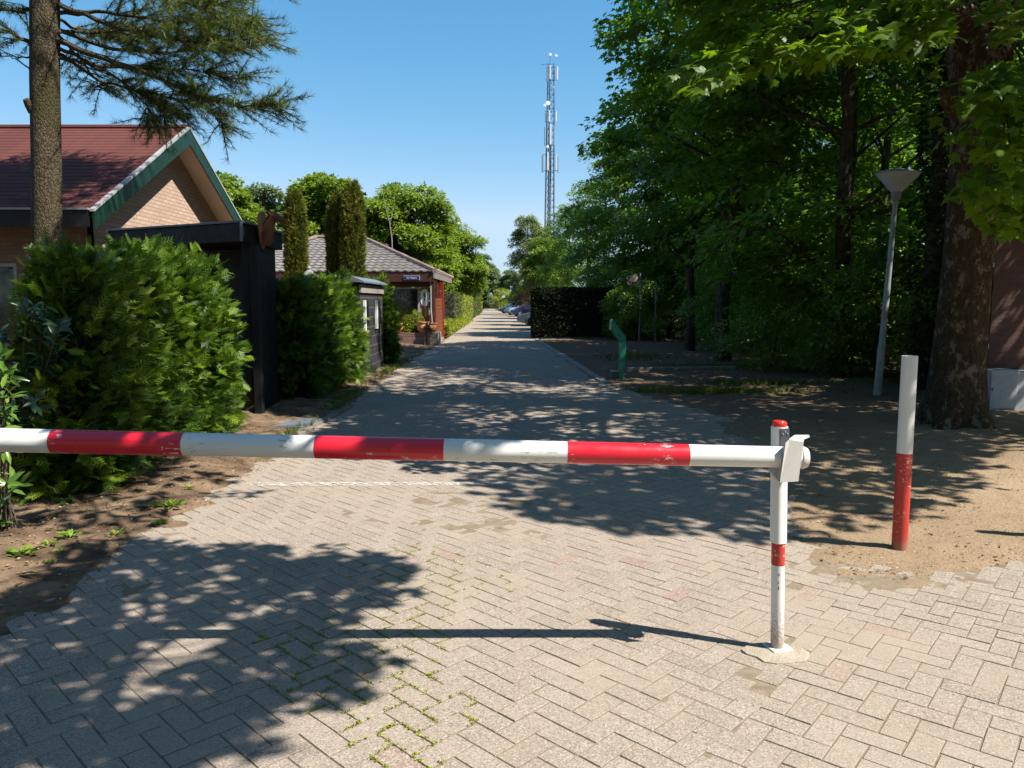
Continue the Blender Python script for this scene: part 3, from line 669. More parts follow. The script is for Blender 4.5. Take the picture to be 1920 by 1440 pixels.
# ================================================================== BARRIER
bx,by=G(1457,1218)
t=thing('barrier_gate','round white barrier boom with red bands across the road','barrier',(-3.35,3.32,0))
def boom_at(px):                    # axis of the boom
    e=P(1513,858,by-.10); s=P(0,825,3.28); k=(px-0)/1513
    # solve along the straight line for the given picture column
    lo,hi=-1.0,1.2
    for _ in range(50):
        m=(lo+hi)/2; q=[s[i]+(e[i]-s[i])*m for i in range(3)]
        if float(proj(np.array(q))[0])<px: lo=m
        else: hi=m
    return Vector(q)
rad=lambda p:.0515-.0016*(p.x+2.2)
L0=boom_at(0)+(boom_at(0)-boom_at(1513)).normalized()*1.15; L1=boom_at(1500)
boom=MB().tube([L0+(L1-L0)*k/12 for k in range(13)],[rad(L0+(L1-L0)*k/12) for k in range(13)],40).build('boom',M['white_paint'],t,smooth=True)
for a,b in((-440,-180),(101,347),(593,833),(1063,1290)):
    p,q=boom_at(a),boom_at(b)
    MB().tube([p+(q-p)*k/6 for k in range(7)],[rad(p+(q-p)*k/6)+.0007 for k in range(7)],40,cap=False).build('red_band',M['red_paint'],boom,smooth=True)
dirv=(L1-L0).normalized(); e=L1
MB().tube([e,e+dirv*.012,e+dirv*.028,e+dirv*.036],[rad(e)+.0035,rad(e)+.0035,rad(e)-.003,.02],40).build('end_cap',M['latch'],t,smooth=True)
MB().lathe([(.09,0),(.09,.85),(.085,1.1),(.03,1.13)],(-3.35,3.40,0)).build('pivot_post',M['post_white'],t,smooth=True)
# catch post
t=thing('catch_post','white post with red band and red cap catching the barrier end','post',(bx,by,0))
zb=P(1457,1016,by)[2]; zt=P(1460,799,by)[2]
def rsq(m,c,w,r,z0,z1,rz):
    pts=[]
    for k,(sx,sy) in enumerate(((1,1),(-1,1),(-1,-1),(1,-1))):
        for j in range(5):
            a=k*PI/2+j*PI/8; x=sx*(w/2-r)+math.cos(a)*r; y=sy*(w/2-r)+math.sin(a)*r
            pts.append((c[0]+x*math.cos(rz)-y*math.sin(rz),c[1]+x*math.sin(rz)+y*math.cos(rz)))
    return m.prism(pts,z0,z1)
RZ=R(20); W=.066
def LN(m):                          # the post leans a little to the left
    m.v=[(x-.0262*z,y,z) for x,y,z in m.v]; return m
LN(rsq(MB(),(bx,by),W,.024,zb,zt,RZ)).build('upper_sleeve',M['post_white'],t,smooth=True)
zr=P(1457,1058,by)[2]
LN(MB().tube([(bx,by,.0),(bx,by,zr)],.0295,28)).build('lower_tube',M['post_white'],t,smooth=True)
LN(MB().tube([(bx,by,zr),(bx,by,zb+.004)],.0298,28)).build('red_band',M['post_red'],t,smooth=True)
nx,ny=math.sin(RZ),-math.cos(RZ); tx,ty=math.cos(RZ),math.sin(RZ)
zp0=P(1460,860,by)[2]
pan=LN(MB().box((bx+nx*(W/2+.001),by+ny*(W/2+.001),(zp0+zt)/2-.004),(.050,.006,zt-zp0-.004),RZ)).build('dark_panel',M['dark_panel'],t,bevel=.001)
for u,dz in((-.012,-.028),(0,-.019),(.012,-.028)):
    c=Vector((bx+nx*(W/2+.004)+tx*u,by+ny*(W/2+.004)+ty*u,zt+dz)); LN(MB().tube([c,c+Vector((nx,ny,0))*.004],.0042,14)).build('screw',M['steel'],pan,smooth=True)
LN(MB().lathe([(.031,zt),(.033,zt+.004),(.032,zt+.016),(.026,zt+.024),(.012,zt+.026),(.001,zt+.021)],(bx,by,0),28)).build('red_cap',M['red_cap'],t,smooth=True)
# latch flap: folded plate in front of the boom
yf=by-.10-.062
def PF(px,py,dy=0): return Vector(P(px,py,yf+dy))
fl=MB()
TL,TR,BL,BR=PF(1473,831,.0),PF(1507,829,.004),PF(1462,905,-.004),PF(1497,903,0)
c1=PF(1480,824,.006); 
fl.slab([BL,BR,TR,PF(1508,824,.008),c1,TL],(0,.005,0))
fl.slab([c1,PF(1508,824,.008),PF(1518,820,.035),PF(1517,817,.06),PF(1490,817,.055)],(0,.001,.004))
fl.build('latch_flap',M['latch'],t,bevel=.0012)
br=MB(); 
pts=[PF(1460,905,.004),PF(1466,900,.004)]+[PF(1467,852,.004)]
g0=Vector((bx-.03,by-.034,0))
br.slab([PF(1462,905,.006),PF(1466,851,.006),Vector(P(1459,852,by-.034)),Vector(P(1446,862,by-.034)),Vector(P(1441,880,by-.034)),Vector(P(1448,893,by-.034))],(.004,.0,0))
br.build('side_bracket',M['dirty_latch'],t,bevel=.001)
LN(MB().box((bx+.02,by-.03,P(1478,866,by)[2]),(.045,.05,.07),RZ)).build('latch_block',M['latch'],t,bevel=.004)
MB().box((bx+.003,by+.002,.012),(.10,.10,.008),R(14)).build('base_plate',M['dirty_plate'],t,bevel=.001)
m=MB(); rgx=random.Random(3); cx,cy=G(1458,1228)
pts=[(cx+a_*1.2,cy+b_*1.15) for a_,b_ in((-.13,.035),(-.085,.085),(-.02,.10),(.05,.092),(.10,.06),(.125,.01),(.105,-.03),(.085,-.065),(.03,-.075),(-.03,-.088),(-.075,-.07),(-.09,-.03),(-.12,-.005))]
o=m.prism(pts,-.03,.010).build('post_footing',M['concrete'],t,bevel=.004)
for px,py,w,h in((1461,1078,.0035,.011),(1460,1093,.002,.012),(1460,1103,.004,.014)):
    p=P(px,py,by-.0302); LN(MB().box((p[0]+.0262*p[2],by-.0290,p[2]),(w,.003,h))).build('tape_scrap',M['dark_panel'],t)
# free standing marker poles
def marker(x,y,h,label,rz):
    t=thing('marker_pole',label,'pole',(x,y,0),rz,'red and white marker poles')
    z=h*.505
    MB().tube([(0,0,-.05),(0,0,z)],.047,36).build('red_lower_part',M['post_red'],t,local=True,smooth=True)
    MB().tube([(0,0,z),(0,0,h-.002),(0,0,h)],[.0472,.0472,.0455],36).build('white_upper_part',M['pole_white'],t,local=True,smooth=True)
px_,py_=G(1686,1030); hz=P(1700,667,py_)[2]
marker(px_,py_,hz,'upright marker pole, white above faded red, at the sandy edge',.6)
marker(4.2,4.86,hz,'second marker pole right of the picture edge, known by its shadow on sand',2.1)
# ================================================================== LEFT SIDE
# --- brick house with red roof
XG=-6.5; E1=P(190,390,12.19); YE=12.19; ZE=E1[2]; YR=15.9; ZR=P(370,240,YR)[2]; YE2=2*YR-YE; XL=-22
t=thing('brick_house','brick house with red shingle roof and green gable trim','house',(XG-2,YE+.6,0))
def courses(x0f,x1f,y0,z0,y1,z1,n,lift,wave=0,dx=None,per=.3):
    """stepped roof courses between eave (y0,z0) and ridge (y1,z1)"""
    v=[];f=[]
    for i in range(n):
        a=i/n; b=(i+1)/n
        xa0,xa1=x0f(a),x1f(a); xb0,xb1=x0f(b),x1f(b)
        k=max(1,int((xa1-xa0)/dx)) if dx else 1
        base=len(v)
        for j in range(k+1):
            u=j/k; xa=xa0+(xa1-xa0)*u; xb=xb0+(xb1-xb0)*u
            wv=wave*math.sin(2*PI*xa/per); wb=wave*math.sin(2*PI*xb/per)
            v.append((xa,y0+(y1-y0)*a,z0+(z1-z0)*a+wv)); v.append((xa,y0+(y1-y0)*a,z0+(z1-z0)*a+lift+wv)); v.append((xb,y0+(y1-y0)*b,z0+(z1-z0)*b+wb+.003))
        for j in range(k):
            q=base+3*j; f.append((q,q+3,q+4,q+1)); f.append((q+1,q+4,q+5,q+2))
    return v,f
roof=MB(); v,f=courses(lambda a:XL,lambda a:XG,YE,ZE,YR,ZR,24,.011); roof.add(v,f)
ro=roof.build('roof',M['roof_red'],t)
MB().add([(XL,YE+.02,ZE-.14),(XG-.01,YE+.02,ZE-.14),(XG-.01,YR,ZR-.14),(XL,YR,ZR-.14),(XL,YE2,ZE-.14),(XG-.01,YE2,ZE-.14),(XL,YE2,ZE),(XG-.01,YE2,ZE),(XL,YR,ZR-.004),(XG-.01,YR,ZR-.004)],[(0,1,2,3),(3,2,5,4),(8,9,7,6),(4,5,7,6)]).build('soffit',M['soffit'],ro)
MB().tube([(XL,YR,ZR+.01),(XG,YR,ZR+.01)],.06,8).build('ridge',M['roof_red'],ro)
sl=(ZR-ZE)/(YR-YE)
for s,nm in((1,'near'),(-1,'far')):
    ya=YE if s>0 else YE2
    q=lambda y,z,x=XG:(x,y,z)
    MB().slab([(XG,ya-s*.05,ZE-.03-.05*sl),(XG,YR,ZR-.02),(XG,YR,ZR-.02-.30),(XG,ya-s*.05,ZE-.03-.05*sl-.27)],(.035,0,0)).build('verge_board',M['green_trim'],ro)
    MB().slab([(XG-.03,ya-s*.06,ZE-.03-.05*sl),(XG-.03,YR,ZR-.015),(XG-.03,YR,ZR+.028),(XG-.03,ya-s*.06,ZE+.012-.05*sl)],(.075,0,0)).build('white_capping',M['white_trim'],ro)
MB().box(((XL+XG)/2-.03,YE-.03,ZE-.16),(XG-XL-.06,.04,.26)).build('eave_fascia',M['black_wood'],ro)
MB().box(((XL+XG)/2-.03,YE-.035,ZE-.015),(XG-XL-.06,.07,.03)).build('gutter_edge',M['white_trim'],ro)
XW=XG-.45; YW=YE+.6; YW2=YE2-.6
zE=lambda y:ZE-.14+(ZR-ZE)*(1-abs(y-YR)/(YR-YE))
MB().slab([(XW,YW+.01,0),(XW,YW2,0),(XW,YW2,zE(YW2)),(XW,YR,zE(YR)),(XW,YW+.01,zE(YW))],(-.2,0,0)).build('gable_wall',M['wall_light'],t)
wx1=P(30,493,YW)[0]; wz1=P(30,493,YW)[2]; wx0=wx1-1.5; wz0=.85
fw=MB(); H_=zE(YW)
for a,b,c,d in((XL+2,wx0,0,H_),(wx1,XW-.0,0,H_),(wx0,wx1,0,wz0),(wx0,wx1,wz1,H_)): fw.box(((a+b)/2,YW+.1,(c+d)/2),(b-a,.2,d-c))
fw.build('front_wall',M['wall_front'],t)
w=MB()
for a,b,c,d in((wx0,wx1,wz1-.06,wz1),(wx0,wx1,wz0,wz0+.06),(wx0,wx0+.06,wz0+.06,wz1-.06),(wx1-.06,wx1,wz0+.06,wz1-.06)): w.box(((a+b)/2,YW+.05,(c+d)/2),(b-a,.07,d-c))
wi=w.build('window',M['white_trim'],t,bevel=.004)
MB().box(((wx0+wx1)/2,YW+.07,(wz0+wz1)/2),(wx1-wx0-.1,.02,wz1-wz0-.1)).build('pane',M['glass'],wi)
# --- black timber carport
t=thing('black_carport','black timber carport with deep fascia beside the house','carport',(-4.6,11.4,0))
zt2=P(459,413,10.2)[2]; zb2=P(459,453,10.2)[2]
pc=[(-3.54,10.2),(-3.50,11.9),(-6.2,13.1),(-5.95,11.5)]
MB().prism(pc,zb2,zt2-.03).build('roof_slab',M['black_wood'],t,bevel=.01)
MB().prism([(-3.51,10.17),(-3.47,11.92),(-6.2,13.13),(-5.97,11.47)],zt2-.029,zt2).build('capping',M['black_edge'],t,bevel=.004)
MB().tube([(-3.525,10.18,zb2),(-3.525,10.18,zt2-.02)],.018,6).build('corner_trim',M['black_edge'],t)
MB().box((-3.60,11.1,zb2/2),(.09,1.2,zb2)).build('side_panel',M['black_wood'],t,bevel=.004)
MB().box((-3.47,10.50,zb2/2-.01),(.11,.11,zb2-.02)).build('post',M['black_wood'],t,bevel=.006)
MB().slab([(-3.66,11.76,0),(-5.9,12.5,0),(-5.9,12.5,zb2-.005),(-3.66,11.76,zb2-.005)],(.02,.05,0)).build('back_panel',M['black_wood'],t)
tag(MB().box((-3.05,9.95,.012),(.95,.75,.055),R(-8)).build('doorstep_slab',M['slate'],bevel=.008),'dark blue stone slab on the ground before the carport post','doorstep')
# --- deer head trophy on the fascia
t=thing('deer_head','brown carved deer head with antlers mounted on the black fascia','deer head',(-3.49,10.9,2.6))
sp=MB(); pts=[]
for k in range(21):
    a=PI*k/20; pts.append((-3.495,10.9+.155*math.cos(a),2.74+.10*math.sin(a)))
pts+=[(-3.495,10.755,2.55),(-3.495,10.81,2.41),(-3.495,10.9,2.33),(-3.495,10.99,2.41),(-3.495,11.045,2.55)]
sp.slab(pts,(.035,0,0)).build('plaque',M['plaque'],t,bevel=.006)
dh=MB().tube([(-3.47,10.9,2.40),(-3.44,10.9,2.47),(-3.41,10.9,2.56),(-3.375,10.89,2.66),(-3.345,10.885,2.735),(-3.315,10.88,2.775),(-3.27,10.87,2.765),(-3.215,10.86,2.735),(-3.165,10.85,2.715),(-3.145,10.85,2.71)],[.085,.115,.10,.078,.068,.066,.056,.042,.033,.018],16)
for s in(-1,1):
    dh.tube([(-3.335,10.88+s*.04,2.79),(-3.36,10.88+s*.09,2.815),(-3.385,10.88+s*.13,2.82)],[.018,.03,.004],8)
dh.build('head',M['deer'],t,smooth=True)
for s in(-1,1):
    an=MB(); y0=10.88+s*.035
    if s<0: main=[(-3.33,y0,2.815),(-3.365,y0-.05,2.87),(-3.39,y0-.11,2.95),(-3.375,y0-.15,3.03),(-3.33,y0-.16,3.09),(-3.26,y0-.13,3.11)]; tines=[(1,(-3.27,y0-.06,2.885)),(2,(-3.43,y0-.15,3.04)),(3,(-3.35,y0-.2,3.14)),(2,(-3.33,y0-.13,2.99))]
    else: main=[(-3.33,y0,2.815),(-3.30,y0+.06,2.85),(-3.24,y0+.12,2.875),(-3.18,y0+.15,2.93),(-3.165,y0+.13,3.0),(-3.19,y0+.1,3.05)]; tines=[(1,(-3.33,y0+.06,2.92)),(2,(-3.22,y0+.09,2.96)),(3,(-3.13,y0+.15,2.98))]
    an.tube(main,[.016,.015,.014,.012,.009,.004],8)
    for i,e in tines: an.tube([main[i],[(main[i][j]+e[j])/2+(.01 if j==2 else 0) for j in range(3)],e],[.011,.009,.003],6)
    an.build('antler',M['antler'],t,smooth=True)
# --- conifer hedges of feathery sprays
def thuja_plant(rg,x,y,rx,ry,h,n,size,m):
    a=rg.random(n)*2*PI; tz=rg.random(n)**.9
    env=np.clip(.72+.5*np.sin(np.clip(tz*1.15+.12,0,1)*PI)*.6,0,2)*(1-np.clip(tz-.55,0,1)**1.8*2.1)
    lum=.60+.52*vnoise(a*1.5+y*3,tz*h*1.7,.5,int(y*100)%50+3)
    rr=env*lum; ins=1-rg.random(n)**2*.35
    c=np.stack([x+np.cos(a)*rx*rr*ins,y+np.sin(a)*ry*rr*ins,.03+tz*h*(.92+.12*vnoise(a*2,tz*3,.5,7))],-1)
    out=np.stack([np.cos(a),np.sin(a),np.full(n,.15)+tz*.6],-1)
    out=unit(out)
    # a clump is a little branch: fans set along it
    k=rg.random((n,m)); pos=c[:,None,:]+out[:,None,:]*(k[...,None]-.35)*.26+rg.normal(0,.045,(n,m,3))+np.array([0,0,-.10])*(k[...,None]**2)*.6
    d=out[:,None,:]*.9+np.array([0,0,.25])-np.array([0,0,.55])*k[...,None]*(1-tz[:,None,None])+rg.normal(0,.42,(n,m,3))
    nn=np.array([0,0,.9])+out[:,None,:]*.7+rg.normal(0,.5,(n,m,3))
    base=rg.random((n,1)); rnd=np.clip(base*.6+rg.random((n,m))*.3+k*.12,0,1)
    pos,d,nn,rnd=pos.reshape(-1,3),d.reshape(-1,3),nn.reshape(-1,3),rnd.reshape(-1); q=rg.random(n*m)<.5; sz=size*rg.uniform(.5,1.25,n*m)
    return join([leaves(pos[q],d[q],nn[q],sz[q],T_SPRAY,rg,rnd[q]),leaves(pos[~q],d[~q],nn[~q],sz[~q],T_SPRAY2,rg,rnd[~q])])
def thuja_hedge(name,label,plants,n,size,m,seed,shoots=0,cat='hedge'):
    rg=np.random.default_rng(seed); xs=np.array(plants)
    t=thing(name,label,cat,(float(xs[:,0].mean()),float(xs[:,1].mean()),0))
    parts=[thuja_plant(rg,*p,n,size,m) for p in plants]
    if shoots:
        for p in plants:
            k=shoots; a=rg.random(k)*2*PI; r=rg.random(k)*.7
            b=np.stack([p[0]+np.cos(a)*p[2]*r,p[1]+np.sin(a)*p[3]*r,p[4]*(.90+.08*rg.random(k))],-1)
            for j in range(4):
                pos=b+np.array([0,0,.06*j]); d=np.array([0,0,1.0])+rg.normal(0,.35,(k,3))
                parts.append(leaves(pos,d,rg.normal(0,1,(k,3)),size*.8*rg.uniform(.7,1.1,k)*(1-.12*j),T_SPRAY,rg,.4+.5*rg.random(k)))
    V,Fc,Rn=join(parts); mk('foliage',V,Fc,M['l_thuja'],t,Rn)
    for p in plants:
        s=MB()
        for q in range(3):
            s.tube([(p[0]+rg.normal(0,.05),p[1]+rg.normal(0,.05),0),(p[0]+rg.normal(0,.1),p[1]+rg.normal(0,.1),p[4]*.5),(p[0]+rg.normal(0,.12),p[1]+rg.normal(0,.12),p[4]*.9)],[.03,.02,.006],6,cap=False)
        for q in range(26):
            a=rg.random()*2*PI; z=rg.uniform(.08,.85)*p[4]; L=rg.uniform(.5,.85)
            s.tube([(p[0],p[1],z),(p[0]+math.cos(a)*p[2]*L*.6,p[1]+math.sin(a)*p[3]*L*.6,z+.03),(p[0]+math.cos(a)*p[2]*L,p[1]+math.sin(a)*p[3]*L,z+.1)],[.012,.009,.004],5,cap=False)
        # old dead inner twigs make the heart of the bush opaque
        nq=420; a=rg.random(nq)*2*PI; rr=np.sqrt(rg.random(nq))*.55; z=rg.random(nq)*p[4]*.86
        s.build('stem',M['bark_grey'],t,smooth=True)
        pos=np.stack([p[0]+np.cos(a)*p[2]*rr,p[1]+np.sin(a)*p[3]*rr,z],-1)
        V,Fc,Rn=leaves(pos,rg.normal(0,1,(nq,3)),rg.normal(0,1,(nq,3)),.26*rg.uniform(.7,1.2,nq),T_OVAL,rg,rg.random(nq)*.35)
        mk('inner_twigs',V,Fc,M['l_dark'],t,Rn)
    return t
thuja_hedge('conifer_hedge','loose bright green conifer hedge behind the left half of the barrier',[(-3.60,6.35,.26,.54,1.88),(-3.88,7.15,.44,.60,1.90),(-3.94,7.95,.53,.60,2.02),(-3.89,8.7,.53,.60,2.08),(-3.86,9.35,.46,.50,2.02)],380,.17,16,101,15)
thuja_hedge('conifer_hedge','dark shaded conifer hedge between the carport and the black wall',[(-3.62,12.4,.5,.6,1.82),(-3.62,13.3,.5,.6,1.86),(-3.6,14.2,.52,.6,1.88),(-3.52,15.05,.55,.6,1.95)],300,.18,13,102,3)
thuja_hedge('conifer_shrub','bright conifer bush just past the black brick wall',[(-3.42,19.4,.46,.55,2.05),(-3.55,20.3,.42,.55,1.9)],300,.2,12,103,2,'shrub')
# --- pale laurel and dark rhododendron at the left edge
def rosettes(name,label,cat,cent,mat,n,size,seed,loc,tw=3):
    rg=np.random.default_rng(seed); t=thing(name,label,cat,(*loc,0))
    P_=[];D_=[];N_=[];S_=[]; st=MB()
    for c in cent:
        c=np.array(c); ax=unit(np.array([c[0]-loc[0],c[1]-loc[1],.55])+rg.normal(0,.25,3))
        st.tube([(loc[0]+rg.normal(0,.06),loc[1]+rg.normal(0,.06),0),(c[0]*.4+loc[0]*.6,c[1]*.4+loc[1]*.6,c[2]*.55),tuple(c)],[.008,.006,.004],5,cap=False)
        for i in range(n):
            a=i*2.4+rg.normal(0,.3); u=unit(np.cross(ax,[.3,.2,.9])); w=np.cross(ax,u)
            el=rg.uniform(.05,.75); d=unit(u*math.cos(a)+w*math.sin(a)+ax*el); P_.append(c+ax*rg.uniform(-.14,.03)); D_.append(d); N_.append(ax+rg.normal(0,.2,3)); S_.append(size*rg.uniform(.75,1.1))
    V,Fc,Rn=leaves(np.array(P_),np.array(D_),np.array(N_),np.array(S_),T_LONG,rg)
    mk('foliage',V,Fc,mat,t,Rn); st.build('stem',M['bark_grey'],t,smooth=True); return t
rg=np.random.default_rng(55)
cent=[]
for px,py in((2,690),(18,700),(-15,720),(8,735),(22,745),(-8,760),(12,775),(-22,790),(2,800),(16,805),(-5,830),(-28,850),(8,842),(-4,880),(12,905),(-18,930),(25,900),(-2,960),(-38,760),(-45,700),(-4,665)):
    cent.append(P(px,py,rg.uniform(4.75,5.25)))
rosettes('laurel_shrub','glossy light green laurel at the left edge behind the barrier','shrub',cent,M['l_laurel'],9,.125,56,(-3.45,5.1))
cent=[]
for k in range(58):
    px=rg.uniform(-60,150); py=rg.uniform(565,800)
    if py<620 and px<25: continue
    cent.append(P(px,py,rg.uniform(5.5,6.2)))
rosettes('rhododendron_shrub','dark rhododendron with long leaves under the house window','shrub',cent,M['l_rhodo'],10,.13,57,(-3.9,5.95))
# --- pine
t=thing('pine_tree','tall pine with long hanging needles in front of the brick house','pine tree',(*P(88,600,9.5)[:2],0))
tp=[(P(90,565,9.5)[0]-.02,9.5,0)]+[P(px,py,9.5) for px,py in((90,640),(90,560),(88,430),(87,300),(84,150),(84,0),(82,-200),(80,-420),(80,-700),(82,-1000))]
tr=[.20,.18,.172,.167,.162,.16,.158,.15,.135,.11,.05]
trunk=MB().tube(tp,tr,18)
trunk.tube([P(62,210,9.42),P(54,196,9.38),P(48,186,9.34)],[.055,.05,.035],10)
trunk.build('trunk',M['bark_pine'],t,smooth=True)
rg=np.random.default_rng(77); br=MB(); TP=[];TD=[]
def pine_branch(pts,r0,fol=.35,nt=26,spread=.34,hang=.3):
    pts=[np.array(p,float) for p in pts]; 
    dense=[]
    for i in range(len(pts)-1):
        for k in range(5): dense.append(pts[i]+(pts[i+1]-pts[i])*k/5+rg.normal(0,.008,3))
    dense.append(pts[-1]); n=len(dense)
    br.tube(dense,[.72*r0*(1-.85*i/(n-1)) for i in range(n)],6,cap=False)
    L=sum(np.linalg.norm(dense[i+1]-dense[i]) for i in range(n-1))
    for k in range(int(nt*1.12*L)):
        u=fol+(1-fol)*rg.random()**.85; i=min(n-2,int(u*(n-1))); b=dense[i]; ax=unit(dense[i+1]-dense[i])
        side=unit(np.cross(ax,[0,0,1]))*rg.choice([-1,1]); ln=rg.uniform(.15,.85)*(1-.4*u)*spread/.34
        d=unit(ax*rg.uniform(.3,1)+side*rg.uniform(.3,1.1)+np.array([0,0,rg.uniform(-hang*1.1,.5)]))
        e=b+d*ln+np.array([0,0,-.10*ln]); br.tube([b,(b+e)/2+np.array([0,0,.02]),e],[.007,.005,.003],4,cap=False)
        q=max(2,int(ln/.075))
        for j in range(q):
            f=(j+1)/q; TP.append(b+(e-b)*f); TD.append(d*(.8 if f<1 else 1.2)+rg.normal(0,.4,3)+np.array([0,0,.02]))
def PB(l,y0,dy): return [P(x,y,y0+dy*i/(len(l)-1)) for i,(x,y) in enumerate(l)]
pine_branch(PB([(100,5),(200,42),(283,66),(367,78),(430,74),(486,72)],9.5,-.5),.05,.28,30)
pine_branch(PB([(105,75),(200,113),(300,147),(367,180),(450,200),(535,195)],9.5,-.2),.055,.38,32)
pine_branch(PB([(105,110),(160,117),(217,143),(267,180),(300,198),(330,215)],9.5,.6),.03,.45,30,.3,.5)
pine_branch(PB([(100,-40),(220,-30),(320,0),(400,12),(420,5)],9.5,-.7),.04,.3,26)
pine_branch(PB([(105,55),(210,92),(310,98),(390,92),(450,95)],9.5,.8),.04,.3,30)
pine_branch(PB([(105,95),(180,150),(240,165),(330,185),(420,215)],9.5,.9),.03,.4,24,.3,.4)
pine_branch(PB([(105,60),(150,110),(180,150),(190,175)],9.5,1.2),.03,.2,30)
pine_branch(PB([(100,30),(150,60),(220,70),(260,75)],9.5,1.6),.03,.2,30)
pine_branch(PB([(105,25),(200,22),(320,42),(420,34),(485,52)],9.5,.3),.035,.25,30,.45)
pine_branch(PB([(105,90),(190,125),(270,128),(360,132),(465,150)],9.5,.5),.035,.3,30,.45)
pine_branch(PB([(108,60),(200,60),(300,55),(405,52)],9.5,1.1),.03,.2,30,.45)
pine_branch(PB([(70,20),(20,22),(-60,10),(-150,0)],9.5,.4),.035,.05,24)
pine_branch(PB([(70,85),(20,62),(-60,55),(-140,60)],9.5,-.4),.04,.05,22)
pine_branch(PB([(65,135),(30,112),(0,92),(-40,70)],9.4,-.2),.015,.8,6)
pine_branch(PB([(65,110),(25,105),(-30,105)],9.5,.2),.018,.5,10)
pine_branch([P(300,198,9.6),P(310,218,9.6),P(295,232,9.7)],.012,.2,42,.25,.7)
pine_branch([P(390,190,9.4),P(405,222,9.4),P(420,236,9.4)],.012,.2,42,.25,.7)
pine_branch([P(265,150,9.6),P(275,200,9.9),P(282,225,9.9)],.012,.2,50,.25,.7)
for k in range(26):               # the crown above the picture
    z=5.6+k*.21; a=k*2.4; L=2.3*(1-.45*(k/26)); b=(tp[5][0],9.5,z)
    if 8.9<9.5+math.sin(a)*L and math.cos(a)>-.2 and z<6.2 and math.sin(a)<-.3: continue
    pine_branch([b,(b[0]+math.cos(a)*L*.5,9.5+math.sin(a)*L*.5,z+.15),(b[0]+math.cos(a)*L,9.5+math.sin(a)*L,z+.25)],.035,.25,15,.4)
for k,(a,z,L) in enumerate(((65,6.3,3.3),(80,6.9,3.5),(97,6.5,3.4),(112,7.2,3.2),(128,6.6,3.3),(142,7.3,3.2),(72,7.9,3.0),(104,8.2,3.0),(135,8.4,2.9),(158,6.9,3.3),(120,9,2.6),(88,9.2,2.6),(60,7.4,3.6),(68,8.6,3.5),(76,7.5,3.7),(84,8.1,3.5),(92,7.5,3.6),(100,7.0,3.7),(110,7.9,3.4),(62,9.4,3.2))):
    b=(tp[5][0],9.5,z); ca,sa=math.cos(R(a)),math.sin(R(a)); pine_branch([b,(b[0]+ca*L*.5,9.5+sa*L*.5,z+.2),(b[0]+ca*L,9.5+sa*L,z+.2)],.04,.2,30,.75)
br.build('branches',M['bark_pine'],t,smooth=True)
TP=np.array(TP);TD=np.array(TD)
V,Fc,Rn=leaves(TP,TD,rg.normal(0,1,TP.shape),.135*rg.uniform(.75,1.15,len(TP)),T_TUFT,rg)
mk('crown',V,Fc,M['l_pine'],t,Rn)
# --- black garden wall with cases
t=thing('black_garden_wall','low black brick wall with slate coping and two white framed cases','wall',(-3.27,17.2,0))
y0w,y1w=15.85,18.6; zc=P(667,517,15.85)[2]-.09
MB().box((-3.28,(y0w+y1w)/2,zc/2),(.34,y1w-y0w,zc)).build('wall_body',M['black_brick'],t)
MB().slab([(-3.52,y0w-.1,zc-.02),(-3.0,y0w-.1,zc-.055),(-3.0,y0w-.1,zc-.015),(-3.26,y0w-.1,zc+.085),(-3.52,y0w-.1,zc+.03)],(0,y1w-y0w+.2,0)).build('coping',M['slate'],t,bevel=.006)
MB().box((-3.10,(y0w+y1w)/2,zc-.17),(.05,y1w-y0w+.02,.17)).build('header_band',M['kerb'],t,bevel=.005)
for yc in(16.15,17.55):
    zc0,zc1=.98,1.62
    c=MB().box((-3.095,yc+.24,(zc0+zc1)/2),(.03,.5,zc1-zc0)).build('notice_case',M['black_plain'],t,bevel=.004)
    MB().box((-3.075,yc,(zc0+zc1)/2),(.06,.07,zc1-zc0)).build('white_edge',M['white_plain'],c,bevel=.004)
    MB().box((-3.078,yc+.26,(zc0+zc1)/2),(.008,.40,zc1-zc0-.1)).build('case_pane',M['glass'],c)
# --- columnar yews
def yew(x,y,r,h,label,seed,dark=False):
    rg=np.random.default_rng(seed); t=thing('columnar_yew',label,'yew',(x,y,0),0,'columnar yews behind the dark hedge'); n=5200
    a=rg.random(n)*2*PI; tz=rg.random(n); lum=vnoise(a*1.2,tz*h*1.6,.35,seed)
    env=r*(.82+.25*lum)*np.where(tz>.86,1-((tz-.86)/.14)**1.6*.62,1.0)*(.9+.1*np.minimum(tz*6,1)); ins=1-rg.random(n)**2*.3
    pos=np.stack([np.cos(a)*env*ins,np.sin(a)*env*ins,.03+tz*h*(.96+.07*vnoise(a*1.5,tz*0,.5,seed+1))],-1)
    d=np.stack([np.cos(a)*.55,np.sin(a)*.55,np.full(n,.9)],-1)+rg.normal(0,.3,(n,3))
    V,Fc,Rn=leaves(pos,d,rg.normal(0,1,(n,3)),.115*rg.uniform(.6,1.2,n),T_YEW,rg,np.clip(lum*.5+rg.random(n)*.6,0,1))
    mk('foliage',V,Fc,M['l_yew'],t,Rn,local=True)
    MB().lathe([(r*.5,0),(r*.62,h*.3),(r*.62,h*.8),(r*.2,h*.93)],(0,0,0),10).build('inner_twigs',M['bark'],t,local=True,smooth=True)
yw=17.6
yew(P(553,400,yw)[0],yw,.245,P(553,364,yw)[2],'lone columnar yew in front of the grey roof, nearest the deer head',61)
yew(P(625,400,yw)[0],yw+.3,.235,P(625,366,yw)[2],'shaded columnar yew, left one of the close pair',62)
yew(P(660,400,yw)[0],yw,.27,P(660,352,yw)[2],'tallest columnar yew, right one of the close pair',63)
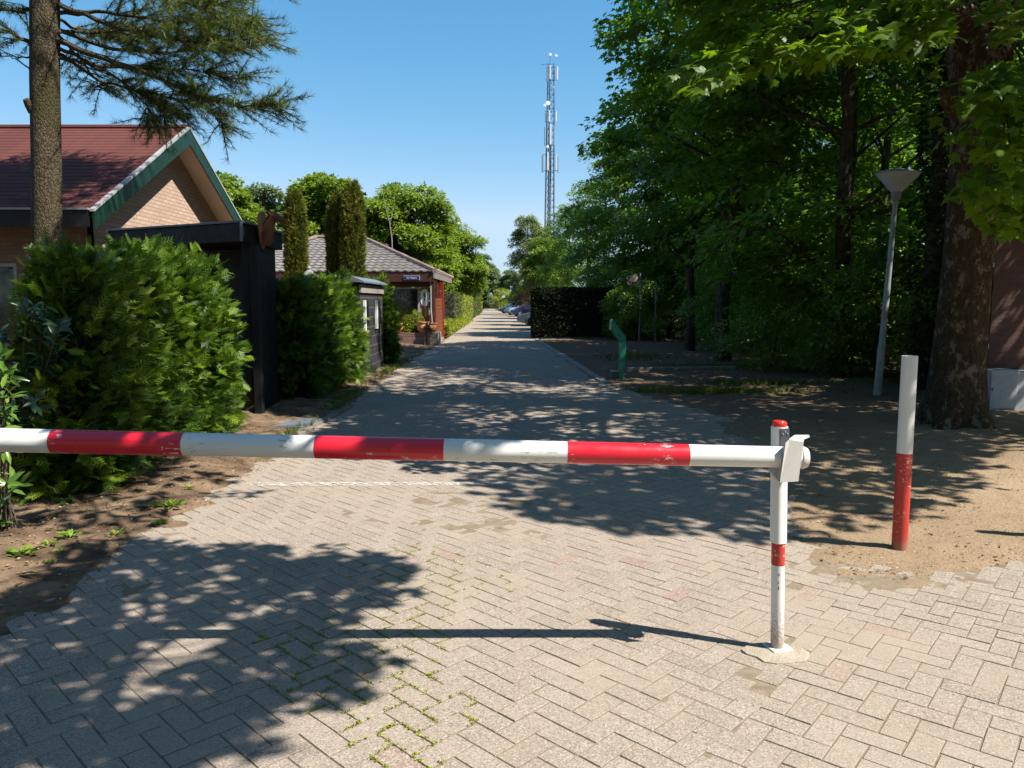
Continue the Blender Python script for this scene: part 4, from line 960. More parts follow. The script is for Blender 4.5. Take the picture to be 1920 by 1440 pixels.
# garden lantern between the yews
t=thing('garden_lantern','small grey garden lantern peeping over the dark hedge','lantern',(*P(580,520,16.6)[:2],0))
lx,ly,_=P(580,520,16.6); lz=P(580,545,16.6)[2]
MB().tube([(lx,ly,0),(lx,ly,lz)],.03,10).build('post',M['lamp_metal'],t)
MB().lathe([(.05,lz),(.10,lz+.02),(.14,lz+.26),(.05,lz+.27)],(lx,ly,0),6).build('lamp_glass',M['white_plain'],t)
MB().lathe([(.18,lz+.272),(.17,lz+.29),(.09,lz+.40),(.04,lz+.44),(.05,lz+.48),(.01,lz+.53)],(lx,ly,0),12).build('lamp_roof',M['lamp_metal'],t,smooth=True)
# --- pavilion with hipped grey roof
t=thing('pavilion','red wooden pavilion with hipped grey tile roof beside the road','pavilion',(-7,32,0))
pe0,pe1=28.0,36.2; pr=(pe0+pe1)/2; zE_=P(815,509,pe0)[2]; zR_=P(679,447,pr)[2]; xr=P(815,509,pe0)[0]; xa=P(679,447,pr)[0]; xl=-11.4; xb=xl+(xr-xa)
ro=MB()
v,f=courses(lambda a:xl+(xb-xl)*a,lambda a:xr+(xa-xr)*a,pe0,zE_,pr,zR_,13,.045,.018,.055,.28); ro.add(v,f)
v,f=courses(lambda a:xl+(xb-xl)*a,lambda a:xr+(xa-xr)*a,pe1,zE_,pr,zR_,13,.045); ro.add(v,f)
ro.add([(xr,pe0,zE_),(xr,pe1,zE_),(xa,pr,zR_),(xl,pe0,zE_),(xl,pe1,zE_),(xb,pr,zR_)],[(0,1,2),(3,5,4)])
roof=ro.build('roof',M['roof_grey'],t)
hp=MB()
for a,b in(((xr,pe0,zE_+.03),(xa,pr,zR_+.05)),((xr,pe1,zE_+.03),(xa,pr,zR_+.05)),((xl,pe0,zE_+.03),(xb,pr,zR_+.05)),((xb,pr,zR_+.05),(xa,pr,zR_+.05))):
    hp.tube([tuple(a[i]+(b[i]-a[i])*k/14 for i in range(3)) for k in range(15)],[.085 if k%2 else .10 for k in range(15)],8)
hp.build('ridge_tiles',M['ridge_tile'],roof,smooth=True)
vx,vy,vz=P(722,462,33.4); MB().lathe([(.11,vz-.45),(.11,vz),(.17,vz+.02),(.16,vz+.07),(.05,vz+.12)],(vx,vy,0),12).build('roof_vent',M['dark_red'],roof,smooth=True)
fa=MB(); fa.box(((xl+xr)/2,pe0+.05,zE_-.19),(xr-xl-.06,.05,.35)).build('front_fascia',M['dark_red'],roof)
MB().box((xr-.04,(pe0+pe1)/2,zE_-.13),(.05,pe1-pe0-.02,.22)).build('side_fascia',M['kerbline'],roof)
MB().add([(xl,pe0+.08,zE_-.2),(xr-.07,pe0+.08,zE_-.2),(xr-.07,pe1,zE_-.2),(xl,pe1,zE_-.2)],[(0,1,2,3)]).build('soffit',M['dark_red'],roof)
yw_=pe0+.75; X=lambda px:P(px,560,yw_)[0]; xw=X(815.5); zt_=zE_-.2
MB().box(((xl+.3+X(724))/2,yw_+.1,zt_/2),(X(724)-xl-.3,.2,zt_)).build('front_wall',M['dark_red'],t)
MB().box(((X(724)+xw)/2,yw_+.06,zt_-.17),(xw-X(724),.16,.34)).build('lintel',M['dark_red'],t)
MB().box(((X(724)+X(787))/2,yw_+.1,.35),(X(787)-X(724),.18,.70)).build('breast_wall',M['slats'],t)
fr=MB(); z0=.70; z1=zt_-.36; a,b=X(724),X(787)
for p,q,c,d in((a,b,z1-.06,z1),(a,b,z0,z0+.05),(a,a+.06,z0+.05,z1-.06),(b-.07,b,z0+.05,z1-.06)): fr.box(((p+q)/2,yw_,(c+d)/2),(q-p,.07,d-c))
wi=fr.build('window',M['white_trim'],t); MB().box(((a+b)/2,yw_+.02,(z0+z1)/2),(b-a-.12,.02,z1-z0-.1)).build('pane',M['glass'],wi)
dx0,dx1=X(789.5),X(803); zd=zt_-.35
d=MB().box(((dx0+dx1)/2,yw_+.03,zd/2+.0),(dx1-dx0,.05,zd)).build('door',M['brown_door'],t,bevel=.004)
ox,oz=X(796.3),P(796,558,yw_)[2]
MB().lathe([(.001,-.012),(.16,-.012),(.17,0),(.001,.004)],(ox,yw_-.005,oz),24,Matrix.Rotation(R(90),3,'X')@Matrix.Scale(1.9,3,(0,1,0))).build('oval_plaque',M['white_plain'],d)
em=MB().box((ox,yw_-.021,oz-.02),(.03,.008,.2)); em.lathe([(.001,-.003),(.055,-.003),(.05,.003),(.001,.003)],(ox,yw_-.021,oz+.10),8,Matrix.Rotation(R(90),3,'X')@Matrix.Scale(1.6,3,(0,1,0))); em.build('plaque_emblem',M['sign_green'],d)
MB().box((xw-.06,yw_-.02,zt_/2),(.13,.13,zt_)).build('corner_post',M['dark_red'],t,bevel=.005)
MB().tube([(X(808.3),yw_-.11,zt_-.02),(X(808.3),yw_-.11,1.3),(X(810),yw_-.13,.9),(X(810),yw_-.13,.02)],.028,8).build('downpipe',M['white_trim'],t,smooth=True)
MB().box((X(803.5),yw_-.03,.62),(.16,.06,.9)).build('orange_panel',M['slats'],t)
sl_=MB(); yend=31.5; n=11; zs=1.72
for k in range(n): sl_.box((xw-.0,(yw_+.1+yend)/2,.16+(k+.5)*(zs-.16)/n),(.045,yend-yw_-.1,(zs-.16)/n-.012),0,0,R(6))
sl_.box((xw-.06,(yw_+.1+yend)/2,zs/2),(.06,yend-yw_-.12,zs-.02))
sl_.build('side_cladding',M['slats'],t)
MB().box((xw+.02,yend+.06,zt_/2),(.12,.12,zt_)).build('end_post',M['mark_red'],t)
MB().box((xw-.08,(yw_+yend)/2,(zs+zt_)/2),(.03,yend-yw_-.1,zt_-zs-.02)).build('side_window',M['glass'],t)
MB().box((xw+.0,(yw_+yend)/2,.08),(.12,yend-yw_,.155)).build('plinth',M['kerb'],t)
# enamel sign
def lettering(txt,size,mat,parent,loc,rot,ext=.002):
    cu=bpy.data.curves.new('lettering','FONT'); cu.body=txt; cu.size=size; cu.extrude=ext; cu.align_x='CENTER'; cu.align_y='CENTER'
    tmp=bpy.data.objects.new('tmp_text',cu); COL.objects.link(tmp); dg=bpy.context.evaluated_depsgraph_get(); dg.update()
    me=bpy.data.meshes.new_from_object(tmp.evaluated_get(dg)); bpy.data.objects.remove(tmp)
    me.transform(Matrix.Translation(Vector(loc)-Vector(root_loc(parent)))@rot); me.materials.clear()
    return link('lettering',me,mat,parent)
ys=pe0+.005; s0=P(757,517,ys); s1=P(787,525,ys)
t=thing('name_plate','small blue enamel name plate with white letters on the pavilion lintel','sign',((s0[0]+s1[0])/2,ys,s1[2]))
cx,cz=(s0[0]+s1[0])/2,(s0[2]+s1[2])/2; w_,h_=s1[0]-s0[0],s0[2]-s1[2]
MB().box((cx,ys,cz),(w_,.02,h_)).build('rim',M['white_plain'],t)
MB().box((cx,ys-.004,cz),(w_-.018,.02,h_-.018)).build('plate',M['blue_plate'],t)
lettering('De Vijvers',.088,M['white_plain'],t,(cx,ys-.016,cz),Matrix.Rotation(R(90),4,'X'))
# planter, pots, bollard, bush
yp=G(780,648)[1]; 
t=thing('planter_wall','low brown brick planter in front of the pavilion window','planter',(-3.6,yp,0))
p0=G(742,648)[0]; p1=G(812,648)[0]; hp_=P(760,624,yp)[2]
MB().box(((p0-1.6+p1)/2,yp+.11,hp_/2),(p1-p0+1.6,.22,hp_)).build('front_wall',M['planter'],t)
MB().box((p1-.0+.08,yp+.62,hp_/2),(.2,1.1,hp_)).build('side_wall',M['kerb'],t)
MB().box(((p0-1.6+p1)/2,yp+.65,hp_/2-.03),(p1-p0+1.5,.85,hp_-.08)).build('planting_soil',M['soil'],t)
rg=np.random.default_rng(71)
bxp=P(771,600,yp+.75); t=thing('clipped_bush','rounded yellow-green clipped bush growing in the brick planter','bush',(bxp[0],bxp[1],hp_-.05))
n=4200; q=unit(rg.normal(0,1,(n,3))); q[:,2]=np.abs(q[:,2])*1.0-.12; lum=.93+.14*vnoise(q[:,0]*2+9,q[:,1]*2+q[:,2]*2,.5,72)
pos=q*np.array([.60,.55,.90])*lum[:,None]*(1-.15*rg.random((n,1))**2)+np.array([0,0,.10])
V,Fc,Rn=leaves(pos,q*.7+np.array([0,0,.5])+rg.normal(0,.4,(n,3)),q+rg.normal(0,.4,(n,3)),.075*rg.uniform(.6,1.2,n),T_OVAL,rg); mk('foliage',V,Fc,M['l_ball'],t,Rn,local=True)
MB().lathe([(.1,0),(.42,.15),(.45,.45),(.3,.75),(.05,.85)],(0,0,0),12).build('inner_twigs',M['bark'],t,local=True,smooth=True)
def pot(px,py,y,s,label):
    x,_,z=P(px,py,y); t=thing('flower_pot',label,'pot',(x,y,z),0,'terracotta pots on the planter')
    MB().lathe([(.10*s,0),(.19*s,.10*s),(.20*s,.2*s),(.16*s,.29*s),(.19*s,.31*s),(.19*s,.35*s),(.15*s,.35*s),(.13*s,.25*s)],(0,0,0),18).build('pot',M['terracotta'],t,local=True,smooth=True)
    MB().lathe([(.14*s,.26*s),(.10*s,.33*s),(.02*s,.35*s)],(0,0,0),12).build('potting_soil',M['soil'],t,local=True)
pot(746,623,yp+.12,.95,'terracotta pot at the left end of the brick planter')
pot(794,624,yp+.12,1.15,'terracotta pot left of the black bollard on the planter')
pot(810,623,yp+.12,1.0,'terracotta pot at the right end of the brick planter')
bx_,by_=G(803,648); t=thing('black_bollard','black bollard with rounded head standing before the planter','bollard',(bx_,by_-.15,0))
MB().tube([(0,0,0),(0,0,.62)],.085,14).build('shaft',M['black_plain'],t,local=True,smooth=True)
MB().lathe([(.085,.62),(.12,.65),(.10,.70),(.06,.72),(.085,.76),(.05,.83),(.01,.85)],(0,0,0),14).build('head',M['black_plain'],t,local=True,smooth=True)
# --- clipped hedges along the road on the left
def hx(px,y): return (px-960)/F_PX*(y*CT+HC*ST)
clipped_hedge('golden_hedge','low golden hedge directly behind the pavilion corner',-3.42,-2.86,35.5,37.2,.52,M['l_yellow'],2600,.07,81)
clipped_hedge('golden_hedge','long low golden hedge running on along the road from the pavilion',-3.55,-2.98,37.6,50,.62,M['l_yellow'],6500,.08,82)
clipped_hedge('clipped_hedge','tall clipped hedge behind the long golden hedge',-4.5,-3.08,43,47,2.1,M['l_hedge'],5200,.09,83)
clipped_hedge('clipped_hedge','yellowish stretch of tall hedge beyond the first tall one',-4.2,-3.05,47.6,60,1.9,M['l_ball'],6500,.10,84)
clipped_hedge('clipped_hedge','farthest green clipped hedge on the left side of the road',-5.2,-3.75,76,92,2.2,M['l_hedge'],4200,.16,85)
clipped_hedge('clipped_hedge','narrow hedge end seen past the dark gap in the distance',-5.4,-4.35,99,112,2.1,M['l_ball'],2400,.2,86)
MBf=MB()
t=thing('dark_fence','dark board fence closing the far end of the road','fence',(-3,168,0))
for k in range(24): MBf.box((-6.6+k*.42,168,.75),(.40,.05,1.5+.04*(k%3)))
MBf.build('boards',M['fence_dark'],t); 
f2=MB(); f2.box((-1.6,168.08,.5),(10.2,.05,.1)); f2.box((-1.6,168.08,1.2),(10.2,.05,.1)); f2.build('rail',M['fence_dark'],t)
# ================================================================== RIGHT SIDE
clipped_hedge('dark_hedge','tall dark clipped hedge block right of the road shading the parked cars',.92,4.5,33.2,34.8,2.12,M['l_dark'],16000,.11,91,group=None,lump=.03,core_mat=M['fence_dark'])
t=thing('brick_building','dark purple-brown brick building at the right edge','building',(9,13,0))
MB().prism([(7.25,11.7),(15.1,11.7),(15.1,16.7),(10.5,16.7)],0,3.0).build('wall',M['wall_dark'],t)
MB().prism([(7.2,11.62),(15.2,11.62),(15.2,16.8),(10.45,16.8)],2.95,3.17).build('roof_edge',M['black_wood'],t)
pxp=P(1845,755,11.45); ptop=P(1869,430,11.45)
pm=MB().tube([(pxp[0]+.02,11.55,0),(ptop[0]-.03,11.58,2.93)],.045,14)
for z in(.9,2.1): pm.tube([(pxp[0]+.02,11.55,z),(pxp[0]+.02,11.55,z+.07)],.052,14)
pm.build('downpipe',M['pipe'],t,smooth=True)
t=thing('utility_cabinet','low pale grey utility cabinet against the dark brick wall','cabinet',(7.3,11.3,0))
c0=P(1853,770,11.25); c1=P(1912,694,11.25)
MB().box(((c0[0]+c1[0])/2,11.42,c1[2]/2),(c1[0]-c0[0],.3,c1[2])).build('front_box',M['cabinet'],t,bevel=.006)
MB().box((c1[0]+.28,11.45,c1[2]/2-.015),(.54,.3,c1[2]-.03)).build('side_box',M['cabinet'],t,bevel=.006)
MB().box(((c0[0]+c1[0])/2,11.262,c1[2]/2+.005),(c1[0]-c0[0]-.035,.012,c1[2]-.05)).build('door',M['cabinet'],t,bevel=.003)
MB().box((c0[0]+.045,11.252,c1[2]*.52),(.012,.012,.05)).build('lock',M['dark_panel'],t)
# lamp post
lx,ly=G(1645,742); tpx=P(1680,366,ly); 
t=thing('street_lamp','grey street lamp with wide cone shade under the big tree','street lamp',(lx,ly,0))
ax=(Vector(tpx)-Vector((lx,ly,0)))
MB().tube([Vector((lx,ly,0))+ax*k for k in(-.01,.25,.262,.6,1.0)],[.066,.062,.054,.046,.036],18).build('pole',M['lamp_pole'],t,smooth=True)
q=Vector((0,0,1)).rotation_difference(ax.normalized()).to_matrix()
MB().lathe([(.045,-.10),(.07,-.06),(.075,.03),(.085,.05)],tpx,24,q).build('shade_neck',M['lamp_metal'],t,smooth=True)
MB().lathe([(.08,.045),(.322,.325),(.333,.342)],tpx,40,q).build('lamp_shade',M['lamp_shade'],t,smooth=True)
MB().lathe([(.342,.337),(.345,.352),(.32,.366),(.12,.42),(.05,.44),(.01,.445)],tpx,40,q).build('lamp_cap',M['lamp_metal'],t,smooth=True)
# green lectern
gx,gy=G(1165,712); k=gy/F_PX*1.0
t=thing('green_sign_post','bent green metal information post standing by the road edge','sign post',(gx,gy,0))
PT=lambda px,py:P(px,py,gy-.13)
MB().slab([PT(1160,713),PT(1170,713),PT(1172,680),PT(1174.5,646),PT(1174.5,636),PT(1163.5,643),PT(1162.5,680)],(0,.26,0)).build('column',M['sign_green'],t,bevel=.006)
MB().slab([PT(1163.5,642.6),PT(1174.5,635.4),PT(1172,629),PT(1150,600),PT(1147.5,603),PT(1147,619),PT(1155,631)],(0,.26,0)).build('tilted_head',M['sign_green'],t,bevel=.006)
MB().slab([PT(1149.3,598.5),PT(1146.4,602),PT(1145.2,619),PT(1146.6,619.3)],(0,.26,0)).build('panel_edge',M['sign_edge'],t)
x0,y0=G(1147,711); x1=G(1160,711)[0]
tag(MB().box(((x0+x1)/2,y0+.12,.075),(x1-x0+.02,.34,.17)).build('stone_block',M['kerbline'],bevel=.012),'low dark stone block at the foot of the green post','block')
# picture sign and bare post
sx,sy=G(1198,640); t=thing('picture_sign','small cream picture sign tilted on a thin pole before the wood','sign',(sx,sy,0))
ztp=P(1199,512,sy)[2]
MB().tube([(sx,sy,0),(sx+.03,sy,1.2),(sx,sy,ztp)],.028,10).build('pole',M['galv'],t,smooth=True)
Q=lambda px,py,d=0:P(px,py,sy-.04-d)
MB().slab([Q(1174,517.5),Q(1195,513),Q(1197,532),Q(1177,535)],(0,.02,0)).build('plate',M['cream'],t)
for nm,mt,ps in(('print_mark','dark_panel',[(1178,519),(1181,518),(1181,521),(1178,522)]),('print_mark','mark_red',[(1175,524),(1178,523),(1179,526),(1176,528)]),('print_mark','mark_olive',[(1182,521),(1188,518),(1189,522),(1186,526),(1182,526)]),('print_mark','dark_panel',[(1184,530),(1187,528),(1193,528),(1194,531),(1185,533)]),('print_mark','mark_red',[(1179,527),(1182,527),(1183,530),(1179,530)])):
    MB().slab([Q(a,b,.004) for a,b in ps],(0,.003,0)).build(nm,M[mt],t)
qx,qy=G(1228,640); t=thing('thin_post','thin bare grey post with a small box right of the picture sign','post',(qx,qy,0))
zz=P(1229,530,qy)[2]; MB().tube([(qx,qy,0),(qx,qy,zz*.55),(qx,qy,zz)],[.036,.034,.03],10).build('pole',M['galv'],t,smooth=True)
pz=P(1229,560,qy)[2]; MB().box((qx+.03,qy-.05,pz),(.09,.06,.26)).build('box',M['galv'],t,bevel=.008)
# --- big maple
bxm,bym=G(1790,795); t=thing('big_maple','big old maple with a mottled trunk leaning over the sandy yard','tree',(bxm,bym,0))
rg=np.random.default_rng(201); mb=MB()
cen=[(1790,797,.46),(1791,780,.415),(1793,745,.36),(1796,690,.325),(1804,600,.30),(1812,500,.285),(1822,400,.29),(1832,290,.30),(1836,180,.315),(1838,90,.37),(1841,0,.40),(1846,-130,.36),(1852,-320,.33),(1850,-600,.28),(1845,-1000,.2),(1840,-1500,.10)]
pts=[P(a,b,bym) for a,b,c in cen]; pts[0]=(pts[0][0],pts[0][1],-.06); rr=[c for a,b,c in cen]
n=40; v=[];f=[]
for i,(p,r) in enumerate(zip(pts,rr)):
    for k in range(n):
        w=2*PI*k/n; fl=1+(.24*max(0,1-p[2]/.32))*math.sin(5*w+1)+.018*math.sin(3*w+i*.7)+.018*math.sin(9*w+i)
        v.append((p[0]+math.cos(w)*r*fl,p[1]+math.sin(w)*r*fl,p[2]))
for i in range(len(pts)-1):
    for k in range(n): k2=(k+1)%n; f.append((i*n+k,i*n+k2,(i+1)*n+k2,(i+1)*n+k))
mb.add(v,f)
mb.tube([P(1838,60,bym),P(1790,20,bym-.35),P(1725,-60,bym-1.0),P(1640,-160,bym-1.9),P(1500,-300,bym-2.9)],[.2,.15,.11,.08,.03],10)
mb.tube([P(1845,-60,bym),P(1905,-150,bym-.6),P(2010,-330,bym-1.5),P(2160,-500,bym-2.4)],[.2,.15,.1,.03],10)
mb.tube([P(1790,205,bym),P(1775,188,bym-.15),P(1768,170,bym-.25)],[.12,.07,.05],8)
def shadow(c): return c[:,:2]+c[:,2:3]*SUNK
S_FRONT=[G(*p) for p in((790,872),(860,900),(905,925),(960,958),(1080,985),(1250,1000),(1480,1012))]+[(2.4,5.35),(2.9,5.75)]+[G(1740,945),G(1780,905),G(1850,915),G(1865,895),G(1790,862),(6.5,8.8)]
S_BIG=S_FRONT+[(14,10),(14,40),(-6.0,40),(-6.0,18.8),(-3.4,17.4),(-3.2,14.3),(-3.4,13.6),(-6.0,13.4),(-6.0,11.3),(-2.6,10.3),(-2.2,8.6)]
VIS=[[(1285,-5),(1285,120),(1330,150),(1440,120),(1520,95),(1580,88),(1600,85),(1760,95),(1795,60),(1800,-5)],[(1822,130),(1925,100),(1925,440),(1880,440),(1835,395),(1870,300),(1870,250),(1815,200)],[(1890,-5),(1925,-5),(1925,110),(1895,70)]]
def ok_frame(c,pad=25):
    px,py,d=proj(c); inf=(px>-pad)&(px<1920+pad)&(py>-pad)&(py<1440+pad)&(c[:,1]>.3)
    vis=np.zeros(len(c),bool)
    for p in VIS: vis|=inside(p,px,py)
    return (~inf)|vis
base=np.array([bxm,bym,0])
c=np.stack([rg.uniform(-2,13,60000),rg.uniform(2,16,60000),rg.uniform(3.3,13,60000)],-1)
e=((c[:,0]-6.2)/5.6)**2+((c[:,1]-9.2)/6.2)**2+((c[:,2]-7.6)/5.2)**2
c=c[(e<1)&(e>.12)]
s=shadow(c); ok=(sdist(S_BIG,s[:,0],s[:,1])>.16)|(s[:,0]>8.5)|(s[:,1]>30)
SUNNY=[G(*p) for p in((1765,1050),(1925,1050))]+[(8,4.5),(8,8.2)]+[G(*p) for p in((1925,842),(1830,836),(1795,878),(1865,902),(1835,922),(1750,945))]
ok&=sdist(SUNNY,s[:,0],s[:,1])<-.1
hedge=(s[:,0]<-3.0)&(s[:,1]<11)
c=c[ok&~hedge&ok_frame(c)&((vnoise(c[:,0]+c[:,2],c[:,1]+c[:,2]*.6,1.1,8)>.30)|(s[:,1]<8.8))]
c=c[:680]; s=shadow(c); rcs=np.clip(np.minimum(sdist(S_BIG,s[:,0],s[:,1]),-sdist(SUNNY,s[:,0],s[:,1]))+.05,.2,.62)
# foliage placed where the photograph shows the low boughs
lo=[]
for k in range(58):
    px=rg.uniform(1300,1760); py=rg.uniform(-40,70+55*math.sin((px-1290)/480*PI*.8+.6)); lo.append(P(px,py,rg.uniform(6.6,9.0)))
for px,py in((1310,140),(1340,150),(1370,135),(1420,120),(1450,105),(1610,70),(1650,85),(1700,80),(1740,75),(1570,90),(1300,120),(1500,85),(1690,50),(1720,40)): lo.append(P(px,py,rg.uniform(6.3,7.2)))
for px,py in((1850,165),(1875,150),(1905,170),(1900,140),(1850,185),(1885,195),(1905,210),(1865,140),(1860,330),(1890,325),(1910,345),(1870,360),(1900,375),(1880,395),(1905,410),(1915,425),(1850,350),(1915,300),(1895,280),(1912,260),(1905,20),(1912,60),(1925,330),(1940,380),(1935,180),(1950,240)): lo.append(P(px,py,rg.uniform(6.6,7.6)))
lo=np.array(lo)
ts=unit(np.array([.7335,-.295,1.0])); lx_,_,_=proj(lo); sun_lo=lo[(lx_>1780)|((lx_>1540)&(lx_<1760))]
dv=c[:,None,:]-sun_lo[None]; al=dv@ts; pd=np.linalg.norm(dv-al[...,None]*ts,axis=-1); pd[al<0]=9; blk=pd.min(1)<.6
kp=~blk|(rg.random(len(c))<.2); s=shadow(c); kp&=~((s[:,1]>13.2)&(s[:,1]<18.5)&(rg.random(len(c))<.6)); c=c[kp]; rcs=rcs[kp]
# extra shade over the two conifer hedges
ex=[]
for k in range(6000):
    if k<4200: sx_,sy_,z_=rg.uniform(-5.6,-2.7),rg.uniform(10.9,13.9),rg.uniform(5.5,9.5); lim=95
    else: sx_,sy_,z_=rg.uniform(-5.4,-3.5),rg.uniform(5.6,8.0),rg.uniform(5.5,8.5); lim=118
    q_=np.array([sx_-z_*SUNK[0],sy_-z_*SUNK[1],z_])
    if len(ex)<lim and ok_frame(q_[None],110)[0]: ex.append(q_)
ex=np.array(ex); c=np.concatenate([c,ex]); rcs=np.concatenate([rcs,np.full(len(ex),.4)])
ct=np.concatenate([c,lo]); out=ct-np.array([bxm,bym,5.2]); 
A1=clusters(c,c-np.array([bxm,bym,5.5]),60,rcs,.15,T_MAPLE,rg,.3,.3,.35)
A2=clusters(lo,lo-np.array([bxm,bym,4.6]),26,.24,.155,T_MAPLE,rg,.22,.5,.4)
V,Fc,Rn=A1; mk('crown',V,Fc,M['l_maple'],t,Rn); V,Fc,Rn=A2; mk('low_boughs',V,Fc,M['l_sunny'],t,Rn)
for q in np.concatenate([c[::2],lo[::2]]):
    i=min(len(pts)-3,max(9,int(8+(q[2]-4)))); b=np.array(pts[i]); mid=b+(q-b)*.55+np.array([0,0,.35])
    L=np.linalg.norm(q-b)
    j=np.array([mid,mid+(q-mid)*.5+np.array([0,0,.08]),q])
    mb.tube(j,[.018,.012,.005],4,cap=False)
for k in range(22):
    a=k*2.4; z=5.2+k*.3; L=4.2*(1-.5*k/22); b=np.array(P(1845,0,bym)); b[2]=z; e_=b+np.array([math.cos(a)*L,math.sin(a)*L,1.1])
    if not ok_frame(np.array([b+(e_-b)*u for u in(.6,1.0)])).all(): continue
    if not (inside(S_BIG,*shadow(e_[None])[0]) if True else 1) and shadow(e_[None])[0][0]<7: continue
    limb(mb,b,e_,.11,.02,rg,.04,6,6)
mb.build('trunk',M['bark_big'],t,smooth=True)
# --- maple out of the picture whose shade dapples the near paving
t=thing('shade_maple','leafy maple standing out of the picture, its shade dappling the near left paving','tree',(2.3,-2.2,0))
S_NEAR=[G(*p) for p in((-120,1180),(40,1120),(130,1040),(250,1010),(420,1035),(540,1022),(640,1016),(700,1050),(790,1085),(755,1110),(700,1140),(640,1205),(690,1250),(700,1290),(640,1330),(560,1390),(480,1395),(400,1440))]+[(-1.5,2.2),(-1.9,1.4),(-4.2,1.0)]
rg=np.random.default_rng(305); cc=[]
S_LEFT=[G(*p) for p in((330,880),(470,905),(485,940),(420,962),(350,945),(250,1000),(60,1010),(-100,990),(-150,930),(100,930))]
HOLES=[]
for k in range(20000):
    x=rg.uniform(-6,0); y=rg.uniform(1.0,7.5)
    inn=inside(S_NEAR,np.array([x]),np.array([y]))[0]; il=inside(S_LEFT,np.array([x]),np.array([y]))[0]
    if not(inn or il): continue
    if il and rg.random()>.25: continue
    if vnoise(np.array([x]),np.array([y]),.2,77)[0]<(.385 if not il else .46): continue
    H=rg.uniform(3.5,5.2); p=np.array([x-H*SUNK[0],y-H*SUNK[1],H])
    if not ok_frame(p[None],45)[0]: continue
    cc.append(p)
    if len(cc)>=900: break
cc=np.array(cc)
V,Fc,Rn=clusters(cc,np.stack([cc[:,0]-2.3,cc[:,1]+2.2,cc[:,2]*0+.3],-1),6,.115,.125,T_MAPLE,rg,.25,.3,.3)
mk('crown',V,Fc,M['l_maple'],t,Rn)
mb=MB(); tb=[(2.3,-2.2,-.1),(2.25,-2.15,2),(2.2,-2.0,4.2),(2.2,-1.9,6.5),(2.3,-1.8,8.5)]
mb.tube(tb,[.3,.24,.2,.14,.06],14)
hub=cc[rg.choice(len(cc),14,False)]
for q in hub:
    limb(mb,tb[2],q,.05,.012,rg,.05,6,6)
for q in cc[::2]:
    h=hub[np.argmin(np.linalg.norm(hub-q,axis=1))]
    if np.linalg.norm(h-q)<1.2: mb.tube([h,(h+q)/2+np.array([0,0,.04]),q],[.008,.006,.003],4,cap=False)
mb.build('trunk',M['bark_big'],t,smooth=True)
# ================================================================== TREES
tree_data('wa',13.5,4.1,1.6,.20,24,17,50,.55,.18,T_MAPS,M['l_wood'],M['bark'],401)
tree_data('wb',14.5,3.9,2.4,.19,24,17,50,.55,.18,T_MAPS,M['l_wood'],M['bark'],402)
tree_data('wc',12.5,4.2,1.2,.18,24,17,50,.55,.18,T_MAPS,M['l_wood'],M['bark'],403,shape=.36)
tree_data('we',13.2,3.9,4.6,.19,20,16,52,.55,.18,T_MAPS,M['l_wood'],M['bark'],414)
tree_data('wd',15,3.2,5.5,.17,13,12,36,.5,.16,T_MAPS,M['l_wood'],M['bark_grey'],404)
tree_data('shrub',2.6,1.7,.15,.04,12,12,48,.36,.12,T_OVAL,M['l_shrub'],M['bark_grey'],405)
tree_data('br',9.2,3.7,1.0,.18,30,18,66,.6,.27,T_MAPS,M['l_bright'],M['bark_grey'],406)
tree_data('lo',8.6,3.4,1.9,.15,28,20,72,.5,.25,T_OVAL,M['l_bright'],M['bark_grey'],407,shape=.38)
tree_data('bi',11.5,2.9,.8,.14,32,20,46,.5,.25,T_OVAL,M['l_birch'],M['bark_grey'],408,shape=.4)
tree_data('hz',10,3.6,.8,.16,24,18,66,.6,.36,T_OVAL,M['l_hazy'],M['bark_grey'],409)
WG='trees at the front edge of the shady wood'
for key,x,y,s,rz,lab in(('wa',7.2,16.9,1.0,.3,'leafy dark tree nearest the street lamp at the wood edge'),
 ('we',5.7,20.8,1.0,2.1,'broad low-branched dark tree behind the picture sign'),
 ('we',5.8,25.2,.79,4.0,'tall tree bulging toward the sky right of the mast'),
 ('wa',6.3,34.2,.76,1.2,'rounded dark tree whose leaves hang just over the clipped hedge block'),
 ('wc',5.3,36.5,.74,3.4,'tree right behind the clipped hedge block'),
 ('wb',5.2,43,.62,5.2,'lower tree over the parked cars nearest the hedge'),
 ('wa',5.0,51,.64,.9,'smaller tree over the parked blue car')):
    put_tree(key,'wood_tree',lab,x,y,s,rz,WG)
for key,x,y,s,rz in(('wd',9.0,16.6,.95,.5),('wd',8.6,20.0,.9,2.5),('wd',10.2,21.5,.95,1.2),('wb',9.3,26,.92,3.3),('wd',13.2,19.5,.9,.7),('wb',13.8,25,.9,2.2),('wa',10,33,.95,4.4),('wd',11.5,16.6,.85,4.1),('wc',16.5,22,.75,5.5),('wc',17,30,.9,1),('wb',9.5,42,.7,3),('wc',17.5,17.5,.6,2.2),('wc',13,36,1.1,3.7),('wc',20,38,1.2,.4),('wc',26,33,1.2,2.9),('wa',24,24,1.1,5),('wc',14,48,1.1,1.8),('wa',8.5,37,.8,2.7),('wc',22,50,1.2,4.8)):
    put_tree(key,'wood_tree','tree deep inside the shady wood, behind the front row',x,y,s,rz,'trees deep in the wood')
